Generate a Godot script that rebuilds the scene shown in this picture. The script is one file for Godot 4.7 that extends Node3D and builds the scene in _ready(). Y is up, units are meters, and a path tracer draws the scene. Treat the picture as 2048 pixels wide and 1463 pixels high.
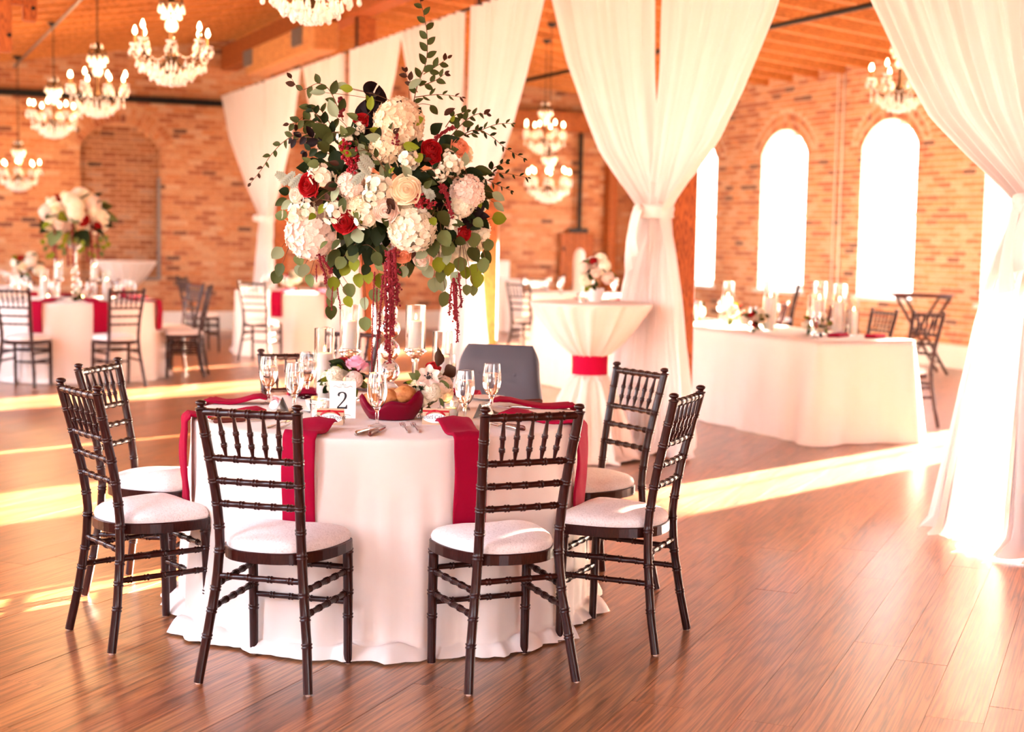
extends Node3D
# World: x runs across the hall towards the window wall, y is up, z runs back along the hall (far end at negative z). Metres.

var M := {}
var used := {}
var rng := RandomNumberGenerator.new()

# ---------------------------------------------------------------- mesh building
class Mb:
	var v := PackedVector3Array()
	var uv := PackedVector2Array()
	var c := PackedColorArray()
	var ix := PackedInt32Array()
	var tint := Color(1, 1, 1)

	func vert(p: Vector3, t := Vector2.ZERO) -> int:
		v.append(p)
		uv.append(t)
		c.append(tint)
		return v.size() - 1

	func tri(a: int, b: int, d: int) -> void:
		ix.append(a)
		ix.append(b)
		ix.append(d)

	func quad(a: int, b: int, d: int, e: int) -> void:
		tri(a, b, d)
		tri(a, d, e)

	# revolve a profile of (radius, height) points round y; corners sharper than ~40 degrees stay sharp
	func lathe(prof: Array, seg := 16, at := Transform3D(), cut := 0.72, squash := 1.0) -> Mb:
		var rows := []
		var n := prof.size()
		for i in n:
			var p: Vector2 = prof[i]
			var twice := false
			if i > 0 and i < n - 1:
				var a: Vector2 = (p - prof[i - 1]).normalized()
				var b: Vector2 = (prof[i + 1] - p).normalized()
				twice = a.dot(b) < cut
			for k in (2 if twice else 1):
				var row := PackedInt32Array()
				if p.x < 0.00002:
					row.append(vert(at * Vector3(0, p.y, 0)))
				else:
					for j in seg:
						var ang := TAU * j / seg
						row.append(vert(at * Vector3(cos(ang) * p.x, p.y, sin(ang) * p.x * squash), Vector2(float(j) / seg, p.y)))
				rows.append([row, k == 0 and twice])
		for r in rows.size() - 1:
			if rows[r][1]:
				continue
			var lo: PackedInt32Array = rows[r][0]
			var hi: PackedInt32Array = rows[r + 1][0]
			for j in seg:
				var k := (j + 1) % seg
				if lo.size() == 1 and hi.size() == 1:
					continue
				elif lo.size() == 1:
					tri(lo[0], hi[k], hi[j])
				elif hi.size() == 1:
					tri(lo[j], lo[k], hi[0])
				else:
					quad(lo[j], lo[k], hi[k], hi[j])
		return self

	# tube along a path; rad is a number or an array as long as the path
	func tube(path: Array, rad, seg := 8, caps := true, flat := 1.0) -> Mb:
		var n := path.size()
		var nrm := Vector3.ZERO
		var rows := []
		for i in n:
			var t: Vector3 = (path[mini(i + 1, n - 1)] - path[maxi(i - 1, 0)]).normalized()
			if i == 0:
				nrm = t.cross(Vector3.FORWARD if absf(t.z) < 0.8 else Vector3.RIGHT).normalized()
			else:
				nrm = (nrm - t * nrm.dot(t)).normalized()
			var b := nrm.cross(t)
			var r: float = rad[i] if rad is Array else rad
			var row := PackedInt32Array()
			for j in seg:
				var ang := TAU * j / seg
				row.append(vert(path[i] + (nrm * cos(ang) + b * sin(ang) * flat) * r, Vector2(float(j) / seg, float(i) / n)))
			rows.append(row)
		for i in n - 1:
			for j in seg:
				var k := (j + 1) % seg
				quad(rows[i][j], rows[i][k], rows[i + 1][k], rows[i + 1][j])
		if caps:
			for e in 2:
				var i: int = 0 if e == 0 else n - 1
				var mid := vert(path[i])
				var ring := PackedInt32Array()
				for j in seg:
					ring.append(vert(v[rows[i][j]]))
				for j in seg:
					var k := (j + 1) % seg
					if e == 0:
						tri(mid, ring[k], ring[j])
					else:
						tri(mid, ring[j], ring[k])
		return self

	# box with chamfered edges
	func box(mid: Vector3, size: Vector3, bev := 0.0, at := Transform3D()) -> Mb:
		var h := size * 0.5
		bev = minf(bev, minf(h.x, minf(h.y, h.z)) * 0.9)
		var quads := []
		for ax in 3:
			for sg in [-1.0, 1.0]:
				var a1 := (ax + 1) % 3
				var a2 := (ax + 2) % 3
				var face := []
				for k in 4:
					var p := Vector3.ZERO
					p[ax] = sg * h[ax]
					p[a1] = (h[a1] - bev) * (1.0 if k == 1 or k == 2 else -1.0)
					p[a2] = (h[a2] - bev) * (1.0 if k >= 2 else -1.0)
					face.append(p)
				quads.append([face, sg])
		for q in quads:
			var f: Array = q[0]
			var ids := []
			for p in f:
				ids.append(vert(at * (mid + p), Vector2(p.x + p.z * 0.7, p.y + p.z * 0.3)))
			if q[1] > 0:
				quad(ids[0], ids[3], ids[2], ids[1])
			else:
				quad(ids[0], ids[1], ids[2], ids[3])
		if bev > 0.0:
			for ax in 3:
				var a1 := (ax + 1) % 3
				var a2 := (ax + 2) % 3
				for s1 in [-1.0, 1.0]:
					for s2 in [-1.0, 1.0]:
						var ids := []
						for k in 4:
							var p := Vector3.ZERO
							p[ax] = (h[ax] - bev) * (1.0 if k == 1 or k == 2 else -1.0)
							p[a1] = s1 * (h[a1] if k < 2 else h[a1] - bev)
							p[a2] = s2 * (h[a2] - bev if k < 2 else h[a2])
							ids.append(vert(at * (mid + p), Vector2(p[ax], p.y)))
						if s1 * s2 < 0:
							quad(ids[0], ids[3], ids[2], ids[1])
						else:
							quad(ids[0], ids[1], ids[2], ids[3])
			for sx in [-1.0, 1.0]:
				for sy in [-1.0, 1.0]:
					for sz in [-1.0, 1.0]:
						var a := vert(at * (mid + Vector3(sx * h.x, sy * (h.y - bev), sz * (h.z - bev))))
						var b := vert(at * (mid + Vector3(sx * (h.x - bev), sy * h.y, sz * (h.z - bev))))
						var d := vert(at * (mid + Vector3(sx * (h.x - bev), sy * (h.y - bev), sz * h.z)))
						if sx * sy * sz > 0:
							tri(a, d, b)
						else:
							tri(a, b, d)
		return self

	# sheet: f(s, t) for s, t in 0..1
	func sheet(nx: int, ny: int, f: Callable, wrap := false, uvs := Vector2.ONE) -> Mb:
		var base := v.size()
		var cols := nx if wrap else nx + 1
		for j in ny + 1:
			for i in cols:
				vert(f.call(float(i) / nx, float(j) / ny), Vector2(float(i) / nx, float(j) / ny) * uvs)
		for j in ny:
			for i in nx:
				var k := (i + 1) % cols if wrap else i + 1
				quad(base + j * cols + i, base + j * cols + k, base + (j + 1) * cols + k, base + (j + 1) * cols + i)
		return self

	# flat polygon (points x,z) pushed up from y0 to y1, with a chamfer at the top
	func slab(poly: PackedVector2Array, y0: float, y1: float, bev := 0.0) -> Mb:
		var n := poly.size()
		if Geometry2D.is_polygon_clockwise(poly):
			poly.reverse()
		var top := poly
		if bev > 0.0:
			var inn := Geometry2D.offset_polygon(poly, -bev, Geometry2D.JOIN_MITER)
			if inn.size() == 1 and inn[0].size() == n:
				top = inn[0]
				var best := 0
				for k in n:
					if top[k].distance_to(poly[0]) < top[best].distance_to(poly[0]):
						best = k
				var turned := PackedVector2Array()
				for k in n:
					turned.append(top[(best + k) % n])
				top = turned
				if Geometry2D.is_polygon_clockwise(top):
					top.reverse()
			else:
				bev = 0.0
		var t := Geometry2D.triangulate_polygon(top)
		var ids := []
		for p in top:
			ids.append(vert(Vector3(p.x, y1, p.y), p))
		for k in range(0, t.size(), 3):
			var a := top[t[k]]
			if (top[t[k + 1]] - a).cross(top[t[k + 2]] - a) > 0:
				tri(ids[t[k]], ids[t[k + 1]], ids[t[k + 2]])
			else:
				tri(ids[t[k]], ids[t[k + 2]], ids[t[k + 1]])
		for k in n:
			var m := (k + 1) % n
			if bev > 0.0:
				var e := [vert(Vector3(poly[k].x, y1 - bev, poly[k].y)), vert(Vector3(poly[m].x, y1 - bev, poly[m].y)), vert(Vector3(top[m].x, y1, top[m].y)), vert(Vector3(top[k].x, y1, top[k].y))]
				quad(e[0], e[1], e[2], e[3])
			var e2 := [vert(Vector3(poly[k].x, y0, poly[k].y)), vert(Vector3(poly[m].x, y0, poly[m].y)), vert(Vector3(poly[m].x, y1 - bev, poly[m].y)), vert(Vector3(poly[k].x, y1 - bev, poly[k].y))]
			quad(e2[0], e2[1], e2[2], e2[3])
		return self

	func add(o: Mb, at := Transform3D()) -> Mb:
		var base := v.size()
		v.append_array(at * o.v)
		uv.append_array(o.uv)
		if tint == Color(1, 1, 1):
			c.append_array(o.c)
		else:
			for k in o.c.size():
				c.append(o.c[k] * tint)
		for k in o.ix:
			ix.append(base + k)
		return self

	func mesh() -> ArrayMesh:
		var n := PackedVector3Array()
		n.resize(v.size())
		for k in range(0, ix.size(), 3):
			var a := v[ix[k]]
			var f := (v[ix[k + 2]] - a).cross(v[ix[k + 1]] - a)
			n[ix[k]] += f
			n[ix[k + 1]] += f
			n[ix[k + 2]] += f
		for k in n.size():
			n[k] = n[k].normalized()
		var a := []
		a.resize(Mesh.ARRAY_MAX)
		a[Mesh.ARRAY_VERTEX] = v
		a[Mesh.ARRAY_NORMAL] = n
		a[Mesh.ARRAY_TEX_UV] = uv
		a[Mesh.ARRAY_TEX_UV2] = uv
		a[Mesh.ARRAY_COLOR] = c
		a[Mesh.ARRAY_INDEX] = ix
		var m := ArrayMesh.new()
		m.add_surface_from_arrays(Mesh.PRIMITIVE_TRIANGLES, a)
		return m


# ---------------------------------------------------------------- naming and placing
func numbered(called: String) -> String:
	var k: int = used.get(called, 0)
	used[called] = k + 1
	return called if k == 0 else "%s_%03d" % [called, k]


func tag(o: Node3D, label := "", category := "", group := "", kind := "") -> Node3D:
	for pair in [["label", label], ["category", category], ["group", group], ["kind", kind]]:
		if pair[1] != "":
			o.set_meta(pair[0], pair[1])
	return o


# a mesh node under parent (a part), or at top level
func put(called: String, m, mat: Material, parent: Node3D = null, at := Transform3D()) -> MeshInstance3D:
	var o := MeshInstance3D.new()
	o.mesh = m.mesh() if m is Mb else m
	o.material_override = mat
	o.transform = at
	if parent == null or parent == self:
		o.name = numbered(called)
		add_child(o)
	else:
		o.name = called if parent.get_node_or_null(called) == null else free_name(parent, called)
		parent.add_child(o)
	return o


func free_name(parent: Node3D, called: String) -> String:
	var key := "n_" + called
	var k: int = parent.get_meta(key, 0) + 1
	parent.set_meta(key, k)
	return "%s_%03d" % [called, k]


# an empty thing at its base, whose children are its parts
func thing(called: String, label: String, category: String, pos := Vector3.ZERO, turn := 0.0, group := "") -> Node3D:
	var o := Node3D.new()
	o.name = numbered(called)
	o.position = pos
	o.rotation.y = turn
	tag(o, label, category, group)
	add_child(o)
	return o


func dup(src: Node3D, pos: Vector3, turn: float, label: String, group := "", size := 1.0) -> Node3D:
	var o: Node3D = src.duplicate()
	o.name = numbered(String(src.name).rstrip("0123456789").rstrip("_"))
	o.position = pos
	o.rotation = Vector3(0, turn, 0)
	o.scale = Vector3.ONE * size
	o.set_meta("label", label)
	if group != "":
		o.set_meta("group", group)
	add_child(o)
	return o


func P(u: float, v: float, y := 0.0) -> Vector3:   # u along the hall, v across it
	return Vector3(v, y, -u)


func facing(deg: float) -> float:   # turn that makes local +z look along the hall turned deg towards the windows
	return PI - deg_to_rad(deg)


func at_turn(pos: Vector3, turn := 0.0, size := 1.0) -> Transform3D:
	return Transform3D(Basis(Vector3.UP, turn).scaled(Vector3.ONE * size), pos)


# ---------------------------------------------------------------- materials
func mat(called: String, col: Color, rough := 0.6, metal := 0.0) -> StandardMaterial3D:
	var m := StandardMaterial3D.new()
	m.resource_name = called
	m.albedo_color = col
	m.roughness = rough
	m.metallic = metal
	M[called] = m
	return m


func noise_tex(freq: float, ramp: Array, kind := FastNoiseLite.TYPE_SIMPLEX_SMOOTH, fract := FastNoiseLite.FRACTAL_FBM, octaves := 4, seed_ := 1, side := 512, warp := 0.0) -> NoiseTexture2D:
	var n := FastNoiseLite.new()
	n.noise_type = kind
	n.frequency = freq
	n.fractal_type = fract
	n.fractal_octaves = octaves
	n.seed = seed_
	if fract == FastNoiseLite.FRACTAL_PING_PONG:
		n.fractal_ping_pong_strength = 3.0
	if warp > 0.0:
		n.domain_warp_enabled = true
		n.domain_warp_amplitude = warp
		n.domain_warp_frequency = freq * 1.5
	var t := NoiseTexture2D.new()
	t.width = side
	t.height = side
	t.seamless = true
	t.noise = n
	if ramp.size() > 0:
		var g := Gradient.new()
		var offs := PackedFloat32Array()
		var cols := PackedColorArray()
		for e in ramp:
			offs.append(e[0])
			cols.append(e[1])
		g.offsets = offs
		g.colors = cols
		t.color_ramp = g
	return t


func tri(m: StandardMaterial3D, scale_: Vector3, world := false) -> void:
	m.uv1_triplanar = true
	m.uv1_world_triplanar = world
	m.uv1_scale = scale_


func glass(called: String, col: Color, ior := 0.05, rough := 0.0) -> StandardMaterial3D:
	var m := mat(called, col, rough)
	m.refraction_enabled = true
	m.refraction_scale = ior
	return m


func glow(called: String, col: Color, energy: float) -> StandardMaterial3D:
	var m := mat(called, col, 0.4)
	m.emission_enabled = true
	m.emission = col
	m.emission_energy_multiplier = energy
	return m


func cloth(called: String, col: Color, back := 0.0) -> StandardMaterial3D:
	var m := mat(called, col, 0.85)
	m.metallic_specular = 0.25
	m.rim_enabled = true
	m.rim = 0.25
	if back > 0.0:
		m.backlight_enabled = true
		m.backlight = col * (back / maxf(col.r, maxf(col.g, col.b)))
	return m


func make_materials() -> void:
	var m: StandardMaterial3D
	# floor: old pine boards under a worn gloss
	m = mat("floor_wood", Color(1, 1, 1), 0.34)
	m.metallic_specular = 0.68
	m.vertex_color_use_as_albedo = true
	m.albedo_texture = noise_tex(0.012, [[0.0, Color(0.36, 0.2, 0.1)], [0.22, Color(0.54, 0.33, 0.18)], [0.42, Color(0.67, 0.42, 0.24)], [0.8, Color(0.74, 0.48, 0.29)], [1.0, Color(0.78, 0.53, 0.34)]], FastNoiseLite.TYPE_SIMPLEX_SMOOTH, FastNoiseLite.FRACTAL_PING_PONG, 3, 5, 1024, 18.0)
	m.uv1_scale = Vector3(0.06, 0.85, 1)
	m.uv2_scale = Vector3(0.025, 2.0, 1)
	m.detail_enabled = true
	m.detail_blend_mode = BaseMaterial3D.BLEND_MODE_MUL
	m.detail_uv_layer = BaseMaterial3D.DETAIL_UV_2
	m.detail_albedo = noise_tex(0.05, [[0.0, Color(0.42, 0.32, 0.26)], [0.3, Color(0.74, 0.66, 0.61)], [0.45, Color(0.9, 0.87, 0.85)], [0.62, Color(1, 1, 1)], [1.0, Color(1, 1, 1)]], FastNoiseLite.TYPE_SIMPLEX_SMOOTH, FastNoiseLite.FRACTAL_FBM, 3, 9, 1024)
	m.heightmap_enabled = true
	m.heightmap_texture = noise_tex(0.02, [], FastNoiseLite.TYPE_SIMPLEX_SMOOTH, FastNoiseLite.FRACTAL_FBM, 4, 21, 1024, 25.0)
	m.heightmap_scale = 0.06
	m.clearcoat_enabled = true
	m.clearcoat = 0.5
	m.clearcoat_roughness = 0.3
	m.roughness_texture = noise_tex(0.015, [[0.0, Color(0.9, 0.9, 0.9)], [1.0, Color(1, 1, 1)]], FastNoiseLite.TYPE_SIMPLEX, FastNoiseLite.FRACTAL_FBM, 3, 33)
	mat("floor_gap", Color(0.2, 0.11, 0.06), 0.9)
	# brick and mortar
	m = mat("brick", Color(1, 1, 1), 0.9)
	m.vertex_color_use_as_albedo = true
	m.albedo_texture = noise_tex(0.03, [[0.0, Color(0.7, 0.68, 0.66)], [0.5, Color(0.95, 0.95, 0.95)], [1.0, Color(1, 1, 1)]], FastNoiseLite.TYPE_SIMPLEX, FastNoiseLite.FRACTAL_FBM, 4, 3)
	tri(m, Vector3.ONE * 3.0, true)
	m = mat("mortar", Color(1.0, 0.9, 0.78), 0.95)
	m.albedo_texture = noise_tex(0.02, [[0.0, Color(0.75, 0.72, 0.7)], [1.0, Color(1, 1, 1)]], FastNoiseLite.TYPE_SIMPLEX, FastNoiseLite.FRACTAL_FBM, 4, 4)
	tri(m, Vector3.ONE * 1.5, true)
	m = mat("mortar_old", Color(0.93, 0.71, 0.53), 0.95)
	m.albedo_texture = M.mortar.albedo_texture
	tri(m, Vector3.ONE * 1.5, true)
	# timber
	m = mat("timber", Color(0.76, 0.42, 0.18), 0.65)
	m.albedo_texture = noise_tex(0.012, [[0.0, Color(0.6, 0.52, 0.45)], [0.5, Color(0.9, 0.86, 0.82)], [1.0, Color(1, 1, 1)]], FastNoiseLite.TYPE_SIMPLEX_SMOOTH, FastNoiseLite.FRACTAL_PING_PONG, 3, 6, 512, 12.0)
	tri(m, Vector3(2.5, 0.5, 2.5))
	m = mat("joist_wood", Color(0.92, 0.6, 0.32), 0.7)
	m.albedo_texture = M.timber.albedo_texture
	tri(m, Vector3(0.5, 3, 3))
	m = mat("deck_wood", Color(0.46, 0.22, 0.085), 0.75)
	m.albedo_texture = M.timber.albedo_texture
	tri(m, Vector3(2.5, 2.5, 0.4))
	mat("white_paint", Color(0.93, 0.91, 0.88), 0.5)
	mat("plaster", Color(0.9, 0.86, 0.81), 0.9)
	mat("black_iron", Color(0.06, 0.055, 0.055), 0.5, 0.4)
	mat("grey_metal", Color(0.55, 0.53, 0.52), 0.4, 0.7)
	m = mat("pane", Color(1, 1, 1, 0.04), 0.0)
	m.transparency = BaseMaterial3D.TRANSPARENCY_ALPHA
	# chairs
	m = mat("mahogany", Color(0.25, 0.08, 0.055), 0.3)
	m.metallic_specular = 0.38
	m.albedo_texture = noise_tex(0.02, [[0.0, Color(0.5, 0.45, 0.45)], [1.0, Color(1, 1, 1)]], FastNoiseLite.TYPE_SIMPLEX, FastNoiseLite.FRACTAL_FBM, 4, 8)
	tri(m, Vector3(20, 2, 20))
	m.clearcoat_enabled = true
	m.clearcoat = 0.12
	m.clearcoat_roughness = 0.15
	m = cloth("cushion", Color(0.93, 0.88, 0.86))
	m.albedo_texture = noise_tex(0.045, [[0.0, Color(0.86, 0.83, 0.82)], [0.45, Color(0.9, 0.88, 0.87)], [0.55, Color(1, 1, 1)], [1.0, Color(1, 1, 1)]], FastNoiseLite.TYPE_SIMPLEX_SMOOTH, FastNoiseLite.FRACTAL_RIDGED, 2, 12, 512, 30.0)
	m.heightmap_enabled = true
	m.heightmap_texture = m.albedo_texture
	m.heightmap_scale = 0.12
	m.roughness = 0.6
	tri(m, Vector3.ONE * 5.0)
	mat("felt", Color(0.85, 0.7, 0.62), 0.9)
	# cloths
	m = cloth("white_cloth", Color(0.93, 0.87, 0.83), 0.2)
	m.heightmap_enabled = true
	m.heightmap_texture = noise_tex(0.2, [], FastNoiseLite.TYPE_SIMPLEX, FastNoiseLite.FRACTAL_FBM, 2, 14)
	m.heightmap_scale = 0.02
	tri(m, Vector3.ONE * 8.0)
	cloth("voile", Color(0.98, 0.93, 0.91), 0.42)
	m = cloth("red_cloth", Color(0.6, 0.0, 0.17))
	m.rim_tint = 0.8
	m.heightmap_enabled = true
	m.heightmap_texture = M.white_cloth.heightmap_texture
	m.heightmap_scale = 0.04
	tri(m, Vector3.ONE * 12.0)
	m = cloth("red_satin", Color(0.45, 0.0, 0.12))
	m.roughness = 0.4
	cloth("red_band", Color(0.68, 0.0, 0.2), 0.1)
	m = cloth("grey_tufted", Color(0.33, 0.32, 0.35))
	# table ware
	glass("clear_glass", Color(1, 1, 1, 0.0), 0.05)
	glass("water", Color(1, 1, 1, 0.0), 0.033)
	m = glass("crystal", Color(1.0, 0.98, 0.98, 0.75), 0.055)
	mat("silver", Color(0.82, 0.8, 0.78), 0.18, 1.0)
	mat("wood_handle", Color(0.38, 0.14, 0.09), 0.35)
	mat("porcelain", Color(0.95, 0.94, 0.94), 0.25)
	m = mat("wax", Color(0.98, 0.94, 0.9), 0.6)
	m.subsurf_scatter_enabled = true
	m.subsurf_scatter_strength = 0.2
	glow("flame", Color(1.0, 0.8, 0.45), 12.0)
	mat("dark_brass", Color(0.3, 0.2, 0.12), 0.35, 0.8)
	mat("candle_sleeve", Color(0.75, 0.5, 0.3), 0.6)
	m = mat("timber_pale", Color(0.93, 0.66, 0.4), 0.6)
	m.albedo_texture = M.timber.albedo_texture
	tri(m, Vector3(2.5, 2.5, 0.5))
	glow("bulb", Color(1.0, 0.8, 0.55), 6.0)
	mat("card", Color(0.96, 0.93, 0.91), 0.7)
	mat("kraft", Color(0.8, 0.66, 0.53), 0.8)
	mat("grey_card", Color(0.62, 0.58, 0.55), 0.8)
	mat("ink", Color(0.1, 0.1, 0.13), 0.7)
	m = mat("ribbon", Color(0.7, 0.03, 0.1), 0.35)
	m = mat("bread", Color(0.87, 0.6, 0.36), 0.5)
	m.albedo_texture = noise_tex(0.01, [[0.0, Color(0.8, 0.6, 0.45)], [0.6, Color(1, 1, 1)], [1.0, Color(1, 1, 1)]], FastNoiseLite.TYPE_SIMPLEX, FastNoiseLite.FRACTAL_FBM, 3, 17)
	tri(m, Vector3.ONE * 6.0)
	mat("butter", Color(0.95, 0.8, 0.5), 0.5)
	# flowers and leaves
	for e in [["leaf_sage", Color(0.48, 0.52, 0.32)], ["leaf_silver", Color(0.66, 0.7, 0.58)], ["leaf_lime", Color(0.55, 0.58, 0.13)], ["leaf_dark", Color(0.12, 0.17, 0.04)], ["leaf_olive", Color(0.3, 0.32, 0.15)], ["leaf_bronze", Color(0.3, 0.16, 0.1)], ["leaf_plum", Color(0.12, 0.03, 0.05)], ["dusty", Color(0.76, 0.77, 0.72)], ["gold_leaf", Color(0.75, 0.5, 0.12)]]:
		m = mat(e[0], e[1], 0.65)
		m.metallic_specular = 0.3
		m.backlight_enabled = true
		m.backlight = Color(0.35, 0.4, 0.2)
		m.albedo_texture = noise_tex(0.04, [[0.0, Color(0.75, 0.75, 0.7)], [1.0, Color(1, 1, 1)]], FastNoiseLite.TYPE_SIMPLEX, FastNoiseLite.FRACTAL_FBM, 3, 19) if not M.has("leaf_noise") else M.leaf_noise
		M["leaf_noise"] = m.albedo_texture
		tri(m, Vector3.ONE * 9.0)
	mat("stem_brown", Color(0.42, 0.25, 0.13), 0.7)
	mat("stem_green", Color(0.32, 0.38, 0.14), 0.6)
	for e in [["petal_white", Color(0.98, 0.94, 0.85)], ["petal_cream", Color(0.98, 0.89, 0.76)], ["petal_blush", Color(0.98, 0.88, 0.82)], ["petal_peach", Color(0.93, 0.6, 0.45)], ["petal_pink", Color(0.93, 0.66, 0.75)], ["petal_red", Color(0.62, 0.01, 0.04)]]:
		m = mat(e[0], e[1], 0.6)
		m.metallic_specular = 0.3
		m.backlight_enabled = true
		m.backlight = e[1] * 0.5
		m.rim_enabled = true
		m.rim = 0.2
	mat("amaranth", Color(0.5, 0.02, 0.09), 0.8)
	mat("berry", Color(0.62, 0.02, 0.12), 0.4)
	mat("anemone_black", Color(0.03, 0.02, 0.05), 0.5)


# ---------------------------------------------------------------- the hall
const END := 22.0      # far wall
const BACK := -5.0     # wall behind the photographer
const LEFT := -1.2
const RIGHT := 12.0
const RIDGE := 5.1
const WIN := [19.96, 17.62, 15.29, 12.96, 10.63, 8.30, 5.97, 3.64]
const POSTS := [5.25, 8.87, 12.3, 15.8, 19.4]
const CAM := Vector3(0, 1.457, 0)

func roof(v: float) -> float:
	return 4.36 - (RIDGE - v) * 0.164 if v < RIDGE else 4.36 - (v - RIDGE) * 0.084


func arch(w: float, low: float, spring: float, rise: float, n := 14) -> PackedVector2Array:
	var h := w * 0.5
	var r := (h * h + rise * rise) / (2.0 * rise)
	var a0 := asin(h / r)
	var pts := PackedVector2Array([Vector2(-h, low)])
	for k in n + 1:
		var a := lerpf(-a0, a0, float(k) / n)
		pts.append(Vector2(sin(a) * r, spring + rise - r + cos(a) * r))
	pts.append(Vector2(h, low))
	return pts


func arch_half(y: float, w: float, low: float, spring: float, rise: float, more := 0.0) -> float:
	var h := w * 0.5
	if y < low:
		return -1.0
	if y <= spring:
		return h
	var r := (h * h + rise * rise) / (2.0 * rise)
	var dy := y - (spring + rise - r)
	var q := (r + more) * (r + more) - dy * dy
	return sqrt(q) if q > 0 and dy < r + more else -1.0


func csg_wall(called: String, mid: Vector3, size: Vector3, stuff := "mortar") -> CSGBox3D:
	var w := CSGBox3D.new()
	w.name = called
	w.size = size
	w.position = mid
	w.material = M[stuff]
	w.set_meta("kind", "structure")
	add_child(w)
	return w


func cut_hole(w: CSGBox3D, poly: PackedVector2Array, depth: float, at: Transform3D) -> void:
	var p := CSGPolygon3D.new()
	p.name = "opening"
	p.polygon = poly
	p.mode = CSGPolygon3D.MODE_DEPTH
	p.depth = depth
	p.operation = CSGShape3D.OPERATION_SUBTRACTION
	p.material = w.material
	p.transform = at
	w.add_child(p, true)


var brick_meshes := []
var brick_cols := []

func make_brick_meshes() -> void:
	var cols := [Color(0.8, 0.4, 0.2), Color(0.76, 0.35, 0.17), Color(0.7, 0.3, 0.14), Color(0.8, 0.43, 0.23), Color(0.62, 0.24, 0.11), Color(0.82, 0.48, 0.28), Color(0.52, 0.19, 0.1), Color(0.75, 0.36, 0.19), Color(0.84, 0.54, 0.35), Color(0.3, 0.12, 0.08), Color(0.2, 0.1, 0.08), Color(0.78, 0.34, 0.15)]
	for k in 12:      # window wall: veiling flare put into a paler brick colour
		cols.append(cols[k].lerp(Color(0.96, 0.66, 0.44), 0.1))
	for k in 12:      # darker bricks that fill the blocked arch
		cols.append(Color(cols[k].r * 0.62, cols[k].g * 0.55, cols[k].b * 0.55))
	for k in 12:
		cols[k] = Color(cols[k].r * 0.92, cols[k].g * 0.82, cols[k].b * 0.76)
	for cc in cols:
		var b := Mb.new()
		b.tint = cc
		b.box(Vector3.ZERO, Vector3.ONE, 0.06)
		brick_meshes.append(b.mesh())
		brick_cols.append(cc)


# bricks on a wall: runs is a list of courses, each [height, [[a, b], ...]]; place(s, y, length) gives a brick's transform
func lay_bricks(wall: Node3D, runs: Array, place: Callable, extra := [], from := 0) -> void:
	var all := []
	var shift := 0.0
	for row in runs:
		shift = 0.107 if shift == 0.0 else 0.0
		for run in row[1]:
			var s: float = floorf(run[0] / 0.214) * 0.214 - shift
			while s < run[1]:
				var a := maxf(s, run[0])
				var b := minf(s + 0.2, run[1])
				if b - a > 0.035:
					all.append(place.call((a + b) * 0.5, row[0], b - a))
				s += 0.214
	all.append_array(extra)
	var seen := []
	var rest := []
	var cam := get_node("camera") as Camera3D
	var inv := cam.transform.affine_inverse()
	for t in all:
		var q: Vector3 = inv * t.origin
		var x := q.x / -q.z * 2944.0 + 1024.0
		var y := 731.5 - q.y / -q.z * 2944.0
		var ok := q.z < 0 and x > -20 and x < 2070 and y > -20 and y < 760
		# those behind the near curtains show nothing
		if ok:
			seen.append([-q.z, t])
		else:
			rest.append(t)
	seen.sort_custom(func(a, b): return a[0] < b[0])
	for k in seen.size():
		if k % 3 == 0 and k / 3 < (100 if from == 24 else (200 if extra.size() > 0 and wall.name == "wall_end" else 300)) or seen.size() < 300 and from != 24:
			put("brick", brick_meshes[from + pick_brick()], M.brick, wall, wall.transform.affine_inverse() * seen[k][1])
		else:
			rest.append(seen[k][1])
	var mm := MultiMesh.new()
	mm.transform_format = MultiMesh.TRANSFORM_3D
	mm.use_colors = true
	var b := Mb.new()
	b.box(Vector3.ZERO, Vector3.ONE, 0.06)
	mm.mesh = b.mesh()
	mm.instance_count = rest.size()
	for k in rest.size():
		mm.set_instance_transform(k, wall.transform.affine_inverse() * rest[k])
		mm.set_instance_color(k, brick_cols[from + pick_brick()])
	var o := MultiMeshInstance3D.new()
	o.name = "brickwork" if wall.get_node_or_null("brickwork") == null else "blocked_arch_brickwork"
	o.multimesh = mm
	o.material_override = M.brick
	o.set_meta("kind", "stuff")
	wall.add_child(o)


func pick_brick() -> int:
	var r := rng.randf()
	return rng.randi_range(0, 8) if r < 0.86 else (11 if r < 0.93 else (6 if r < 0.965 else rng.randi_range(9, 10)))


func free_runs(lo: float, hi: float, blocks: Array) -> Array:
	var out := []
	var at := lo
	blocks.sort_custom(func(a, b): return a[0] < b[0])
	for b in blocks:
		if b[0] > at:
			out.append([at, minf(b[0], hi)])
		at = maxf(at, b[1])
	if at < hi:
		out.append([at, hi])
	return out


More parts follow.
